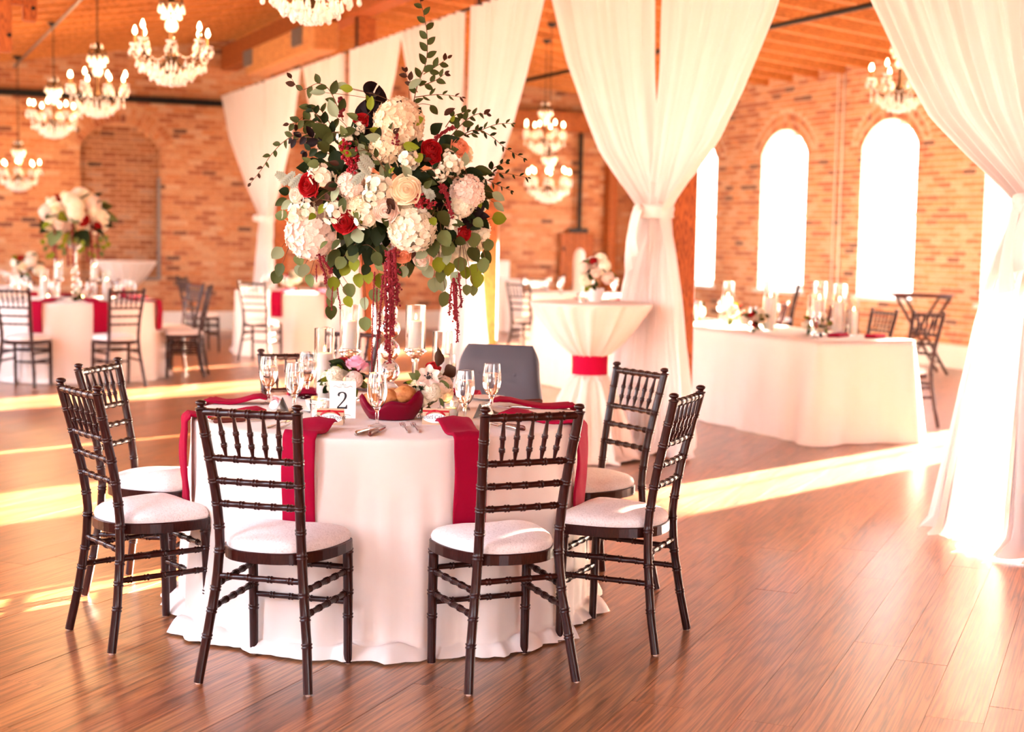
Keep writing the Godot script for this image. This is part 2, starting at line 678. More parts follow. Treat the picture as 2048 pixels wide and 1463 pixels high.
func build_room() -> void:
	make_brick_meshes()
	# floor
	var floor_ := put("floor", Mb.new().box(Vector3((LEFT + RIGHT) / 2, -0.16, -(BACK + END) / 2), Vector3(RIGHT - LEFT + 0.8, 0.28, END - BACK + 0.8)), M.floor_gap)
	tag(floor_, "", "", "", "structure")
	lay_floor(floor_)
	# ceiling: two slopes of boarding on joists
	var ceiling := put("ceiling", Mb.new(), M.deck_wood) if false else Node3D.new()
	ceiling.name = "ceiling"
	tag(ceiling, "", "", "", "structure")
	add_child(ceiling)
	for side in 2:
		var v0: float = LEFT - 0.4 if side == 0 else RIDGE
		var v1: float = RIDGE if side == 0 else RIGHT + 0.4
		var y0 := roof(v0)
		var y1 := roof(v1)
		var ang := atan2(y1 - y0, v1 - v0)
		var len_ := Vector2(v1 - v0, y1 - y0).length()
		var at := Transform3D(Basis(Vector3.BACK, ang), Vector3((v0 + v1) / 2, (y0 + y1) / 2, 0))
		put("deck", Mb.new().box(Vector3(0, 0.16, -(BACK + END) / 2), Vector3(len_ + 0.04, 0.16, END - BACK + 0.8)), M.deck_wood, ceiling, at)
		var jm := Mb.new().box(Vector3.ZERO, Vector3(len_, 0.16, 0.07), 0.004).mesh()
		var u := BACK + 0.3
		while u < END:
			put("joist", jm, M.joist_wood, ceiling, Transform3D(at.basis, at.origin + at.basis.y * 0.0 + Vector3(0, 0, -u)))
			u += 0.6
	# ridge beam on the row of posts
	var beam := put("trim_1", Mb.new().box(Vector3(RIDGE, 4.02, -(BACK + END) / 2), Vector3(0.24, 0.34, END - BACK), 0.012), M.timber)
	tag(beam, "heavy timber beam along the top of the row of posts", "", "", "structure")
	for k in POSTS.size():
		var pb := Mb.new().box(Vector3(0, 1.925, 0), Vector3(0.2, 3.85, 0.2), 0.012)
		var post := put("timber_post", pb, M.timber, null, Transform3D(Basis(), P(POSTS[k], RIDGE + 0.08)))
		tag(post, "square timber post behind the white curtains, %s from the camera" % ["second", "third", "fourth", "fifth", "sixth", "first and hidden"][k], "post", "timber posts in a row down the hall")
		put("strap", Mb.new().box(Vector3(-0.106, 3.2, 0.04), Vector3(0.012, 1.3, 0.05), 0.003), M.black_iron, post)
	# window wall
	var wr := csg_wall("wall_right", Vector3(RIGHT + 0.2, 1.9, -(BACK + END) / 2), Vector3(0.4, 4.4, END - BACK + 0.8))
	var hole := arch(1.1, 0.78, 2.72, 0.33)
	for w in WIN:
		cut_hole(wr, hole, 0.8, Transform3D(Basis(Vector3.UP, PI / 2), Vector3(0.4, -1.9, -w + (BACK + END) / 2)))
	var runs := []
	var y := 0.325
	while y < 3.78:
		var blocks := []
		for w in WIN:
			var h := maxf(arch_half(y - 0.03, 1.1, 0.78, 2.72, 0.33, 0.24 if y > 2.6 else 0.0), arch_half(y + 0.03, 1.1, 0.78, 2.72, 0.33, 0.24 if y > 2.6 else 0.0))
			if y > 2.45 and y <= 2.72:
				h = 0.56
			if h > 0:
				blocks.append([w - h, w + h])
		runs.append([y, free_runs(5.0, END, blocks)])
		y += 0.0745
	var extra := []
	for w in WIN:
		extra.append_array(voussoirs(1.1, 2.72, 0.33, func(s, yy, ang, l, hh): return Transform3D((Basis(Vector3.RIGHT, ang) * Basis(Vector3.UP, PI / 2)).scaled_local(Vector3(l, hh, 0.05)), Vector3(RIGHT + 0.014, yy, -(w + s)))))
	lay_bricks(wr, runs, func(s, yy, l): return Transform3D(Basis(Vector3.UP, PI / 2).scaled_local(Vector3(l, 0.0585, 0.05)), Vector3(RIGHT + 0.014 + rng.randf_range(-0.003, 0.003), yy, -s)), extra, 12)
	for k in WIN.size():
		window(k + 1, WIN[k])
	# far wall with a bricked-up arch
	var we := csg_wall("wall_end", P(END + 0.2, (LEFT + RIGHT) / 2, 2.2), Vector3(RIGHT - LEFT + 0.8, 4.6, 0.4), "mortar_old")
	var nv := 3.52
	cut_hole(we, arch(1.14, 0.74, 2.66, 0.36), 0.2, Transform3D(Basis(), Vector3(nv - (LEFT + RIGHT) / 2, -2.2, 0.3)))
	runs = []
	var inner := []
	y = 0.325
	while y < 4.4:
		var blocks := []
		var h := maxf(arch_half(y - 0.03, 1.14, 0.74, 2.66, 0.36, 0.23 if y > 2.66 else 0.0), arch_half(y + 0.03, 1.14, 0.74, 2.66, 0.36, 0.23 if y > 2.66 else 0.0))
		if h > 0:
			blocks.append([nv - h, nv + h])
		var lo := 1.2
		var hi := RIGHT
		if y > roof(lo):
			lo = RIDGE - (4.36 - y) / 0.164
		if y > roof(hi):
			hi = RIDGE + (4.36 - y) / 0.084
		if lo < hi:
			runs.append([y, free_runs(lo, hi, blocks)])
		var h2 := minf(arch_half(y - 0.03, 1.14, 0.74, 2.66, 0.36), arch_half(y + 0.03, 1.14, 0.74, 2.66, 0.36))
		if h2 > 0:
			inner.append([y, [[nv - h2, nv + h2]]])
		y += 0.0745
	extra = voussoirs(1.14, 2.66, 0.36, func(s, yy, ang, l, hh): return Transform3D(Basis(Vector3.BACK, -ang).scaled_local(Vector3(l, hh, 0.05)), P(END + 0.014, nv + s, yy)))
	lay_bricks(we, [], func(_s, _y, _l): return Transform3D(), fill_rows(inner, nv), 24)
	lay_bricks(we, runs, func(s, yy, l): return Transform3D(Basis().scaled(Vector3(l, 0.0585, 0.05)), P(END + 0.014 + rng.randf_range(-0.003, 0.003), s, yy)), extra)
	var edge := Mb.new()
	edge.box(P(END + 0.02, nv + 0.55, 1.5), Vector3(0.03, 1.5, 0.12), 0.004)
	edge.box(P(END + 0.02, nv + 0.1, 0.76), Vector3(0.9, 0.03, 0.12), 0.004)
	put("metal_edge", edge, M.grey_metal, we, we.transform.affine_inverse())
	# walls out of view: windows on the left, two openings behind added to brighten the near side
	var wl := csg_wall("wall_left", Vector3(LEFT - 0.2, 1.9, -(BACK + END) / 2), Vector3(0.4, 4.4, END - BACK + 0.8))
	for w in WIN:
		cut_hole(wl, hole, 0.8, Transform3D(Basis(Vector3.UP, PI / 2), Vector3(0.4, -1.9, -w + (BACK + END) / 2)))
	cut_hole(wl, hole, 0.8, Transform3D(Basis(Vector3.UP, PI / 2), Vector3(0.4, -1.9, -1.3 + (BACK + END) / 2)))
	var wb := csg_wall("wall_back", P(BACK - 0.2, (LEFT + RIGHT) / 2, 2.2), Vector3(RIGHT - LEFT + 0.8, 4.6, 0.4))
	for v in [0.6, 2.9]:
		cut_hole(wb, arch(1.3, 0.78, 2.72, 0.33), 0.8, Transform3D(Basis(), Vector3(v - (LEFT + RIGHT) / 2, -2.2, 0.4)))
	# white boards at the foot of the walls
	tag(put("baseboard_right", Mb.new().box(Vector3(RIGHT - 0.015, 0.14, -(BACK + END) / 2), Vector3(0.05, 0.28, END - BACK), 0.008), M.white_paint), "", "", "", "structure")
	tag(put("baseboard_end", Mb.new().box(P(END - 0.015, (LEFT + RIGHT) / 2, 0.14), Vector3(RIGHT - LEFT, 0.28, 0.05), 0.008), M.white_paint), "", "", "", "structure")
	# timber lintel and jambs at the aisle's far end
	var lint := Mb.new()
	lint.box(P(END - 0.1, 10.75, 3.36), Vector3(2.5, 0.32, 0.24), 0.012)
	tag(put("trim_2", lint, M.timber), "thick timber lintel over the far end of the aisle", "", "", "structure")
	var jamb := Mb.new()
	jamb.box(P(END - 0.1, 11.5, 1.6), Vector3(0.16, 3.2, 0.2), 0.012)
	tag(put("trim_3", jamb, M.timber), "timber jamb under the aisle lintel", "", "", "structure")
	# dark rail high on the far wall
	tag(put("conduit", Mb.new().box(P(END - 0.06, 3.0, 3.36), Vector3(4.1, 0.09, 0.09), 0.01), M.black_iron), "black iron rail fixed along the far brick wall above the blocked arch", "rail")


func voussoirs(w: float, spring: float, rise: float, place: Callable) -> Array:
	var out := []
	var h := w * 0.5
	var r := (h * h + rise * rise) / (2.0 * rise)
	var a0 := asin(h / r)
	for ring in 2:
		var rr := r + 0.058 + ring * 0.115
		var n := int(2.0 * a0 * rr / 0.074)
		for k in n:
			var a := -a0 + (k + 0.5) * 2.0 * a0 / n
			out.append(place.call(sin(a) * rr, spring + rise - r + cos(a) * rr, a, 0.063, 0.105))
	return out


func lay_floor(floor_: Node3D) -> void:
	var dir := Vector2(0.728, -0.686)         # x, z
	var nor := Vector2(0.686, 0.728)
	var room := PackedVector2Array([Vector2(LEFT - 0.2, -END - 0.2), Vector2(RIGHT + 0.2, -END - 0.2), Vector2(RIGHT + 0.2, -BACK + 0.2), Vector2(LEFT - 0.2, -BACK + 0.2)])
	var found := []
	var wide := 0.175
	for row in range(-110, 60):
		var s := -30.0 + rng.randf() * 2.0
		var off := (row + 0.02) * wide
		while s < 32.0:
			var l := rng.randf_range(1.5, 3.1)
			var a := dir * (s + 0.0006) + nor * (off + 0.0006)
			var b := dir * (s + l - 0.0006) + nor * (off + 0.0006)
			var c2 := nor * (wide - 0.0012)
			var poly := PackedVector2Array([a, b, b + c2, a + c2])
			for q in Geometry2D.intersect_polygons(poly, room):
				var mid := Vector2.ZERO
				for p in q:
					mid += p
				mid /= q.size()
				var fwd := Vector2(0.4067, -0.9135)
				var d := mid.dot(fwd)
				var across := absf(mid.dot(Vector2(0.9135, 0.4067)))
				found.append([d if d > 3.3 and across < d * 0.42 + 0.9 else 100.0 - d, q, s, off])
			s += l
	found.sort_custom(func(x, y): return x[0] < y[0])
	var rest := Mb.new()
	for k in found.size():
		var b := Mb.new()
		var g := rng.randf_range(0.66, 1.08)
		b.tint = Color(g * rng.randf_range(0.97, 1.03), g * rng.randf_range(0.9, 1.0), g * rng.randf_range(0.86, 1.0))
		b.slab(found[k][1], -0.02, rng.randf_range(-0.0006, 0.0006), 0.0)
		var u0 := Vector2(rng.randf() * 9.0, rng.randf() * 9.0)
		for j in b.uv.size():
			var p := Vector2(b.v[j].x, b.v[j].z)
			b.uv[j] = Vector2(p.dot(dir), p.dot(nor)) + u0
		if k < 300:
			put("plank", b, M.floor_wood, floor_)
		else:
			rest.add(b)
	tag(put("far_planks", rest, M.floor_wood, floor_), "", "", "", "stuff")


func window(k: int, u: float) -> void:
	var w := Node3D.new()
	w.name = "window_%d" % k
	w.position = P(u, RIGHT, 0)
	tag(w, "", "", "", "structure")
	add_child(w)
	# local: x into the wall, z along it
	var prof := arch(1.1, 0.78, 2.72, 0.33)
	var lin := Mb.new()
	for j in prof.size() - 1:
		var a := prof[j]
		var b := prof[j + 1]
		var ids := [lin.vert(Vector3(-0.012, a.y, a.x)), lin.vert(Vector3(-0.012, b.y, b.x)), lin.vert(Vector3(0.3, b.y, b.x * 0.88)), lin.vert(Vector3(0.3, a.y, a.x * 0.88))]
		lin.quad(ids[0], ids[3], ids[2], ids[1])
	put("reveal", lin, M.plaster, w)
	put("sill", Mb.new().box(Vector3(0.12, 0.765, 0), Vector3(0.4, 0.05, 1.2), 0.008), M.white_paint, w)
	var fr := Mb.new()
	var p2 := arch(0.97, 0.79, 2.7, 0.31)
	for j in p2.size() - 1:
		var a := Vector3(0.3, p2[j].y, p2[j].x)
		var b := Vector3(0.3, p2[j + 1].y, p2[j + 1].x)
		fr.tube([a, b], 0.035, 6)
	put("frame", fr, M.white_paint, w)
	put("bottom_rail", Mb.new().box(Vector3(0.3, 0.83, 0), Vector3(0.05, 0.08, 0.95), 0.006), M.white_paint, w)
	put("meeting_rail", Mb.new().box(Vector3(0.3, 1.85, 0), Vector3(0.05, 0.05, 0.95), 0.006), M.white_paint, w)
	put("glazing_bar", Mb.new().box(Vector3(0.3, 1.9, 0), Vector3(0.03, 2.2, 0.022), 0.004), M.white_paint, w)
	for s in [-1.0, 1.0]:
		var lo: float = 0.86 if s < 0 else 1.87
		var hi: float = 1.83 if s < 0 else 2.95
		put("pane", Mb.new().sheet(1, 1, func(a, b): return Vector3(0.3, lerpf(lo, hi, b), (a - 0.5) * 0.92)), M.pane, w)


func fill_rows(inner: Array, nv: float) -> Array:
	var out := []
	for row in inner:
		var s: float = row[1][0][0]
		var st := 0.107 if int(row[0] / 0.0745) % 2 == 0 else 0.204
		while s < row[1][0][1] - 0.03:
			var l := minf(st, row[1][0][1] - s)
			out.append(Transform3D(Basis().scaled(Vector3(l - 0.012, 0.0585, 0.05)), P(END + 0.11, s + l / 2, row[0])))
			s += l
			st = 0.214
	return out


# ---------------------------------------------------------------- chairs
# turned rod with bamboo rings at the given fractions of its length
func bamboo(path: Array, r: float, rings: Array, seg := 10, r_end := -1.0, ring_h := 0.0026) -> Mb:
	var total := 0.0
	var acc := [0.0]
	for k in path.size() - 1:
		total += path[k].distance_to(path[k + 1])
		acc.append(total)
	var stops := []
	var n := 10
	for k in n + 1:
		stops.append([total * k / n, 0.0])
	for f in rings:
		var s: float = f * total
		for q in [[-0.0085, 0.0], [-0.0075, 1.0], [-0.0035, 1.0], [-0.0022, 0.15], [0.0022, 0.15], [0.0035, 1.0], [0.0075, 1.0], [0.0085, 0.0]]:
			if s + q[0] > 0.0 and s + q[0] < total:
				stops.append([s + q[0], q[1] * ring_h])
	stops.sort_custom(func(a, b): return a[0] < b[0])
	var pts := []
	var rad := []
	for st in stops:
		if pts.size() > 0 and st[0] - stops[pts.size() - 1][0] < 0.0 and false:
			continue
		var k := 0
		while k < path.size() - 2 and acc[k + 1] < st[0]:
			k += 1
		pts.append(path[k].lerp(path[k + 1], clampf((st[0] - acc[k]) / (acc[k + 1] - acc[k]), 0, 1)))
		var base := r if r_end < 0 else lerpf(r, r_end, st[0] / total)
		rad.append(base + st[1])
	# drop stops that coincide
	var p2 := [pts[0]]
	var r2 := [rad[0]]
	for k in range(1, pts.size()):
		if pts[k].distance_to(p2[-1]) > 0.0004:
			p2.append(pts[k])
			r2.append(rad[k])
	return Mb.new().tube(p2, r2, seg)


func curve(pts: Array, n := 6) -> Array:
	var out := []
	for k in pts.size() - 1:
		var p0: Vector3 = pts[maxi(k - 1, 0)]
		var p1: Vector3 = pts[k]
		var p2: Vector3 = pts[k + 1]
		var p3: Vector3 = pts[mini(k + 2, pts.size() - 1)]
		for j in n:
			out.append(p1.cubic_interpolate(p2, p0, p3, float(j) / n))
	out.append(pts[-1])
	return out


func seat_outline(shrink := 0.0, n := 40) -> PackedVector2Array:
	var pts := PackedVector2Array()
	for k in n:
		var a := TAU * k / n
		var c := cos(a)
		var s := sin(a)
		var e := 0.42 if s > 0 else 0.8
		var x := signf(c) * pow(absf(c), e if s > 0 else 0.75) * 0.2
		var z := signf(s) * pow(absf(s), e) * (0.11 if s > 0 else 0.255)
		if s < 0:
			x *= 1.0 - 0.1 * absf(s)
		var p := Vector2(x, z - 0.085)
		pts.append(p - (p - Vector2(0, -0.15)).normalized() * shrink)
	return pts


func stile(s: float, y: float) -> Vector3:   # where the back post is at height y
	var p := [Vector3(0.193, 0, -0.373), Vector3(0.176, 0.15, -0.345), Vector3(0.152, 0.33, -0.322), Vector3(0.142, 0.47, -0.318), Vector3(0.146, 0.62, -0.34), Vector3(0.156, 0.77, -0.375), Vector3(0.167, 0.92, -0.411)]
	for k in p.size() - 1:
		if y <= p[k + 1].y:
			var q: Vector3 = p[k].lerp(p[k + 1], (y - p[k].y) / (p[k + 1].y - p[k].y))
			return Vector3(q.x * s, y, q.z)
	return Vector3(0.167 * s, y, -0.411)


func make_chair() -> Node3D:
	var t := thing("chiavari_chair", "", "chair")
	var wood: Material = M.mahogany
	for s in [-1.0, 1.0]:
		var path := []
		for k in 19:
			path.append(stile(s, 0.004 + 0.897 * k / 18))
		var post := bamboo(path, 0.0155, [0.165, 0.26, 0.34, 0.475, 0.565, 0.65, 0.737, 0.822, 0.907], 12, 0.0165)
		var top := stile(s, 0.9)
		post.lathe([Vector2(0.0165, 0), Vector2(0.019, 0.002), Vector2(0.019, 0.006), Vector2(0.012, 0.008), Vector2(0.0105, 0.012), Vector2(0.0165, 0.016), Vector2(0.0185, 0.021), Vector2(0.0165, 0.026), Vector2(0.009, 0.03), Vector2(0, 0.031)], 12, Transform3D(Basis(), top))
		var bp := put("back_post", post, wood, t)
		put("foot_pad", Mb.new().lathe([Vector2(0, 0), Vector2(0.009, 0), Vector2(0.009, 0.006), Vector2(0, 0.006)], 8, Transform3D(Basis(), stile(s, 0))), M.felt, bp)
		var leg := put("leg", bamboo([Vector3(s * 0.175, 0.004, 0), Vector3(s * 0.176, 0.25, -0.004), Vector3(s * 0.176, 0.415, -0.012)], 0.0145, [0.4, 0.6, 0.795, 0.95], 12, 0.0175), wood, t)
		put("foot_pad", Mb.new().lathe([Vector2(0, 0), Vector2(0.009, 0), Vector2(0.009, 0.006), Vector2(0, 0.006)], 8, Transform3D(Basis(), Vector3(s * 0.175, 0, 0))), M.felt, leg)
		for y in [0.25, 0.325]:
			var a := Vector3(s * 0.176, y, -0.004)
			put("stretcher", bamboo([a, stile(s, y - 0.004)], 0.0098, [0.12, 0.31, 0.5, 0.69, 0.88], 8), wood, t)
	for y in [0.215, 0.335]:
		put("stretcher", bamboo([Vector3(-0.175, y, -0.002), Vector3(0.175, y, -0.002)], 0.0098, [0.2, 0.4, 0.6, 0.8], 8), wood, t)
	put("stretcher", bamboo([stile(-1, 0.35), stile(1, 0.35)], 0.0098, [0.14, 0.38, 0.62, 0.86], 8), wood, t)
	for y in [0.59, 0.666, 0.742]:
		put("back_rail", bamboo([stile(-1, y), stile(0, y) + Vector3(0, 0, -0.006), stile(1, y)], 0.0102, [0.12, 0.31, 0.5, 0.69, 0.88], 10), wood, t)
	put("top_rail", bamboo([stile(-1, 0.893), stile(0, 0.893) + Vector3(0, 0, -0.006), stile(1, 0.893)], 0.0125, [0.19, 0.345, 0.5, 0.655, 0.81], 12), wood, t)
	for k in 5:
		var f := (k - 2) * 0.31
		var a := stile(f, 0.742) + Vector3(f * -0.004, 0.004, -0.005)
		var b := stile(f, 0.893) + Vector3(0, -0.006, -0.005)
		var pts := []
		var rad := []
		for e in [[0.0, 0.0045], [0.12, 0.006], [0.24, 0.0085], [0.25, 0.011], [0.285, 0.011], [0.295, 0.0095], [0.305, 0.011], [0.335, 0.011], [0.345, 0.0075], [0.53, 0.0085], [0.54, 0.011], [0.57, 0.011], [0.58, 0.0095], [0.59, 0.011], [0.615, 0.011], [0.625, 0.0085], [0.8, 0.0065], [1.0, 0.0045]]:
			pts.append(a.lerp(b, e[0]))
			rad.append(e[1])
		put("spindle", Mb.new().tube(pts, rad, 9, false), wood, t)
	put("seat_frame", Mb.new().slab(seat_outline(), 0.402, 0.438, 0.003), wood, t)
	var o := seat_outline(0.008)
	var cu := Mb.new()
	var rows := [[0.0, 0.438], [-0.003, 0.45], [0.003, 0.464], [0.018, 0.475], [0.05, 0.484], [0.09, 0.491], [0.13, 0.495]]
	var ids := []
	for r in rows:
		var row := []
		for p in o:
			var q: Vector2 = p + (Vector2(0, -0.13) - p).normalized() * minf(r[0], p.distance_to(Vector2(0, -0.13)) * 0.9)
			row.append(cu.vert(Vector3(q.x, r[1], q.y)))
		ids.append(row)
	var c := cu.vert(Vector3(0, 0.4965, -0.13))
	for k in rows.size() - 1:
		for j in o.size():
			var m := (j + 1) % o.size()
			cu.quad(ids[k][j], ids[k][m], ids[k + 1][m], ids[k + 1][j])
	for j in o.size():
		cu.tri(ids[-1][j], ids[-1][(j + 1) % o.size()], c)
	put("cushion", cu, M.cushion, t)
	return t


# ---------------------------------------------------------------- cloths
func table_edge(xz: float, r: float) -> float:
	return r + xz

# round cloth to the floor: top radius r, height h, hem spread and pooled by flare
func round_cloth(r: float, h: float, flare: float, folds: int, seed_: int, seg := 160, pool := 0.06) -> Mb:
	var g := FastNoiseLite.new()
	g.seed = seed_
	g.frequency = 0.9
	var prof := []          # [radius factor along top] then drape
	var b := Mb.new()
	var rows := 46
	b.sheet(seg, rows, func(s, t):
		var a: float = s * TAU
		var dir := Vector3(cos(a), 0, sin(a))
		if t < 0.18:
			return dir * (r * t / 0.18 * 0.985) + Vector3(0, h, 0)
		var q: float = (t - 0.18) / 0.82
		if q < 0.06:
			var e := q / 0.06 * PI / 2
			return dir * (r * 0.985 + sin(e) * 0.014) + Vector3(0, h - (1 - cos(e)) * 0.014, 0)
		var d: float = (q - 0.06) / 0.94
		var deep := smoothstep(0.0, 0.75, d)
		var n1 := g.get_noise_2d(cos(a) * 2.2, sin(a) * 2.2)
		var w := sin(a * folds + n1 * 5.0) * 0.55 + sin(a * folds * 0.53 + 1.3 + n1 * 3.0) * 0.6
		var rr := r + 0.002 + deep * (flare * 0.55 + w * flare * 0.5)
		var y: float = h - 0.014 - d * (h - 0.014 + pool)
		var out := 0.0
		if y < 0.05:
			var k: float = clampf((0.05 - y) / (0.05 + pool), 0, 1)
			var n2 := g.get_noise_2d(cos(a) * 3.0 + 9.0, sin(a) * 3.0)
			var n3 := g.get_noise_2d(cos(a) * 7.0 - 5.0, sin(a) * 7.0)
			out = k * pool * (0.55 + n2 * 0.8 + n3 * 0.35)
			y = 0.006 + (1.0 - k) * 0.044 + maxf(0.0, n2 * 0.9 + n3 * 0.8 + 0.25) * 0.05 * sin(k * PI) + 0.003 * k
		return dir * (rr + out) + Vector3(0, y, 0), true)
	return b


# one half of a tied-back curtain; side -1 hangs towards the camera along the hall, +1 away from it
const HANG := [[0.0, 0.63], [0.3, 0.56], [0.62, 0.48], [1.1, 0.37], [1.4, 0.27], [1.58, 0.17], [1.66, 0.13], [1.78, 0.31], [1.9, 0.5], [2.1, 0.79], [2.38, 1.04], [2.8, 1.36], [3.28, 1.63], [3.47, 1.73]]

func curtain_half(side: float, seed_: int, reach := 1.0, pool := 0.0) -> Mb:
	var g := FastNoiseLite.new()
	g.seed = seed_
	g.frequency = 0.7
	var b := Mb.new()
	b.sheet(130, 64, func(s, t):
		var y: float = 3.47 * (1.0 - t)
		var w := 0.2
		for k in HANG.size() - 1:
			if y >= HANG[k][0] and y <= HANG[k + 1][0]:
				var f: float = (y - HANG[k][0]) / (HANG[k + 1][0] - HANG[k][0])
				w = lerpf(HANG[k][1], HANG[k + 1][1], f)
		if y > 1.66:
			w *= lerpf(1.0, reach, smoothstep(1.66, 3.0, y))
		var inner := 0.075 * smoothstep(1.8, 3.3, y) - 0.04 * (1.0 - smoothstep(1.8, 2.6, y))
		var tight := exp(-pow((y - 1.66) / 0.35, 2.0))
		var n := g.get_noise_2d(s * 6.0, y * 0.25)
		var n2 := g.get_noise_2d(s * 14.0 + 40.0, y * 0.15)
		var ph: float = s * TAU * 9.0 + n * 2.5
		var amp := lerpf(0.028, 0.035, tight) * (1.0 + 0.6 * n2)
		if y < 1.4:
			amp = 0.035 + 0.02 * (1.4 - y)
		var depth: float = sin(ph) * amp + sin(ph * 2.3 + 1.0) * amp * 0.3 + tight * 0.07 * sin(s * PI)
		var foot := 0.0
		if pool > 0.0 and y < 0.12:
			foot = (0.12 - y) / 0.12
			depth += foot * pool * (0.4 + 0.6 * sin(s * 23.0 + n * 4.0)) * -1.0
			y = 0.012 + (0.12 * (1.0 - foot)) * 0.8 + 0.02 * foot * (1.0 + sin(s * 41.0))
		y = maxf(y, 0.008 + 0.006 * sin(s * 60.0))
		return Vector3(depth, y, -side * (inner + (w - inner) * s)), false)
	return b


func build_curtains() -> void:
	var names := ["nearest", "second", "third", "fourth"]
	for k in 5:
		var at := P(POSTS[k], RIDGE - 0.12)
		for side in [-1.0, 1.0]:
			var reach := 1.45 if k == 4 and side > 0 else 1.0
			var c := put("voile_curtain", curtain_half(side, k * 2 + int(side) + 30, reach, 0.1 if k < 2 else 0.0), M.voile, null, Transform3D(Basis(), at))
			var lab: String = [["white voile curtain nearer than the right-hand one, mostly out of view", "white voile curtain at the right with a trailing sash, nearest one in view"], ["near half of the big white curtain pair beside the long table", "far half of the big white curtain pair, over the cocktail table"], ["near half of the white curtain pair behind the tall bouquet's right side", "far half of the white curtain pair right behind the tall bouquet"], ["near half of the white curtain pair left of the bouquet's top twig", "far half of the white curtain pair behind the bouquet's upper left twigs"], ["near half of the white curtain pair below the timber box with grilles", "farthest white curtain half, next to the brick end wall"]][k][0 if side < 0 else 1]
			tag(c, lab, "curtain", "white curtains tied to the timber posts")
		# the sash that gathers the pair
		var tie := thing("curtain_tie", ["sheer white sash knotted round the curtain at the photo's right edge", "white sash round the waist of the nearest full curtain pair", "white sash round the curtain pair hidden behind the tall flowers", "white sash round the third curtain pair", "white sash round the farthest curtain pair"][k], "curtain tie", at + Vector3(0.02, 1.66, 0), 0.0, "white sashes round the curtains")
		put("band", Mb.new().lathe([Vector2(0.15, -0.05), Vector2(0.172, -0.045), Vector2(0.166, -0.015), Vector2(0.174, 0.012), Vector2(0.168, 0.035), Vector2(0.15, 0.045)], 26, Transform3D(Basis(Vector3.UP, PI / 2).scaled(Vector3(0.8, 1, 0.8)), Vector3.ZERO), 0.2), M.voile, tie)
		put("knot", Mb.new().lathe([Vector2(0, -0.045), Vector2(0.025, -0.04), Vector2(0.04, -0.01), Vector2(0.038, 0.02), Vector2(0.02, 0.042), Vector2(0, 0.045)], 12, at_turn(Vector3(-0.15, 0, 0.04))), M.voile, tie)
		if k < 2:
			for q in 2:
				put("tail", Mb.new().sheet(6, 16, func(s, t): return Vector3(-0.17 - 0.03 * sin(t * 2.6) + 0.012 * cos(s * 7.0 + t * 3.0), -t * (0.42 - 0.1 * q) + 0.03 * s * t, 0.01 + q * 0.07 + (s - 0.5) * (0.05 + 0.06 * t))), M.voile, tie)
	var rod := put("curtain_rod", Mb.new().tube([P(3.5, RIDGE - 0.1, 3.475), P(END - 0.02, RIDGE - 0.1, 3.475)], 0.014, 8), M.black_iron)
	tag(rod, "thin dark rod that the white curtains hang from", "rod")


# ---------------------------------------------------------------- flowers
func leaf_shape(long: float, wide: float, tip: float, cup := 0.15, bend := 0.2) -> Mb:
	# grows along +y from its stalk, faces +z; tip 0.5 is round, 1 pointed
	return Mb.new().sheet(4, 6, func(s, t):
		var x: float = (s - 0.5) * 2.0
		var w: float = pow(sin(clampf(t, 0.0, 1.0) * PI), lerpf(0.55, 1.0, tip)) * wide * 0.5 * (1.25 - 0.5 * t)
		return Vector3(x * w, t * long, absf(x) * w * cup * 2.0 - bend * long * t * t))


var L := {}

func make_leaf_shapes() -> void:
	L.round = leaf_shape(1.0, 0.86, 0.0, 0.12, 0.12).mesh()
	L.oval = leaf_shape(1.0, 0.56, 0.35, 0.15, 0.15).mesh()
	L.slim = leaf_shape(1.0, 0.36, 0.6, 0.2, 0.2).mesh()
	L.broad = leaf_shape(1.0, 0.75, 0.8, 0.1, 0.25).mesh()
	var lob := Mb.new()
	for k in 7:
		var y := 0.12 + k * 0.12
		var l := 0.34 - absf(k - 3) * 0.05
		for s in [-1.0, 1.0]:
			lob.add(leaf_shape(l, 0.13, 0.1), Transform3D(Basis(Vector3.BACK, -s * 0.9), Vector3(0, y, 0)))
	lob.add(leaf_shape(1.0, 0.16, 0.2))
	L.lobed = lob.mesh()


func leaf_at(pos: Vector3, along: Vector3, face: Vector3, size: float) -> Transform3D:
	var y := along.normalized()
	var x := y.cross(face).normalized()
	if x.length() < 0.1:
		x = y.cross(Vector3(0.3, 0.2, 0.9)).normalized()
	return Transform3D(Basis(x, y, x.cross(y)) * size, pos)


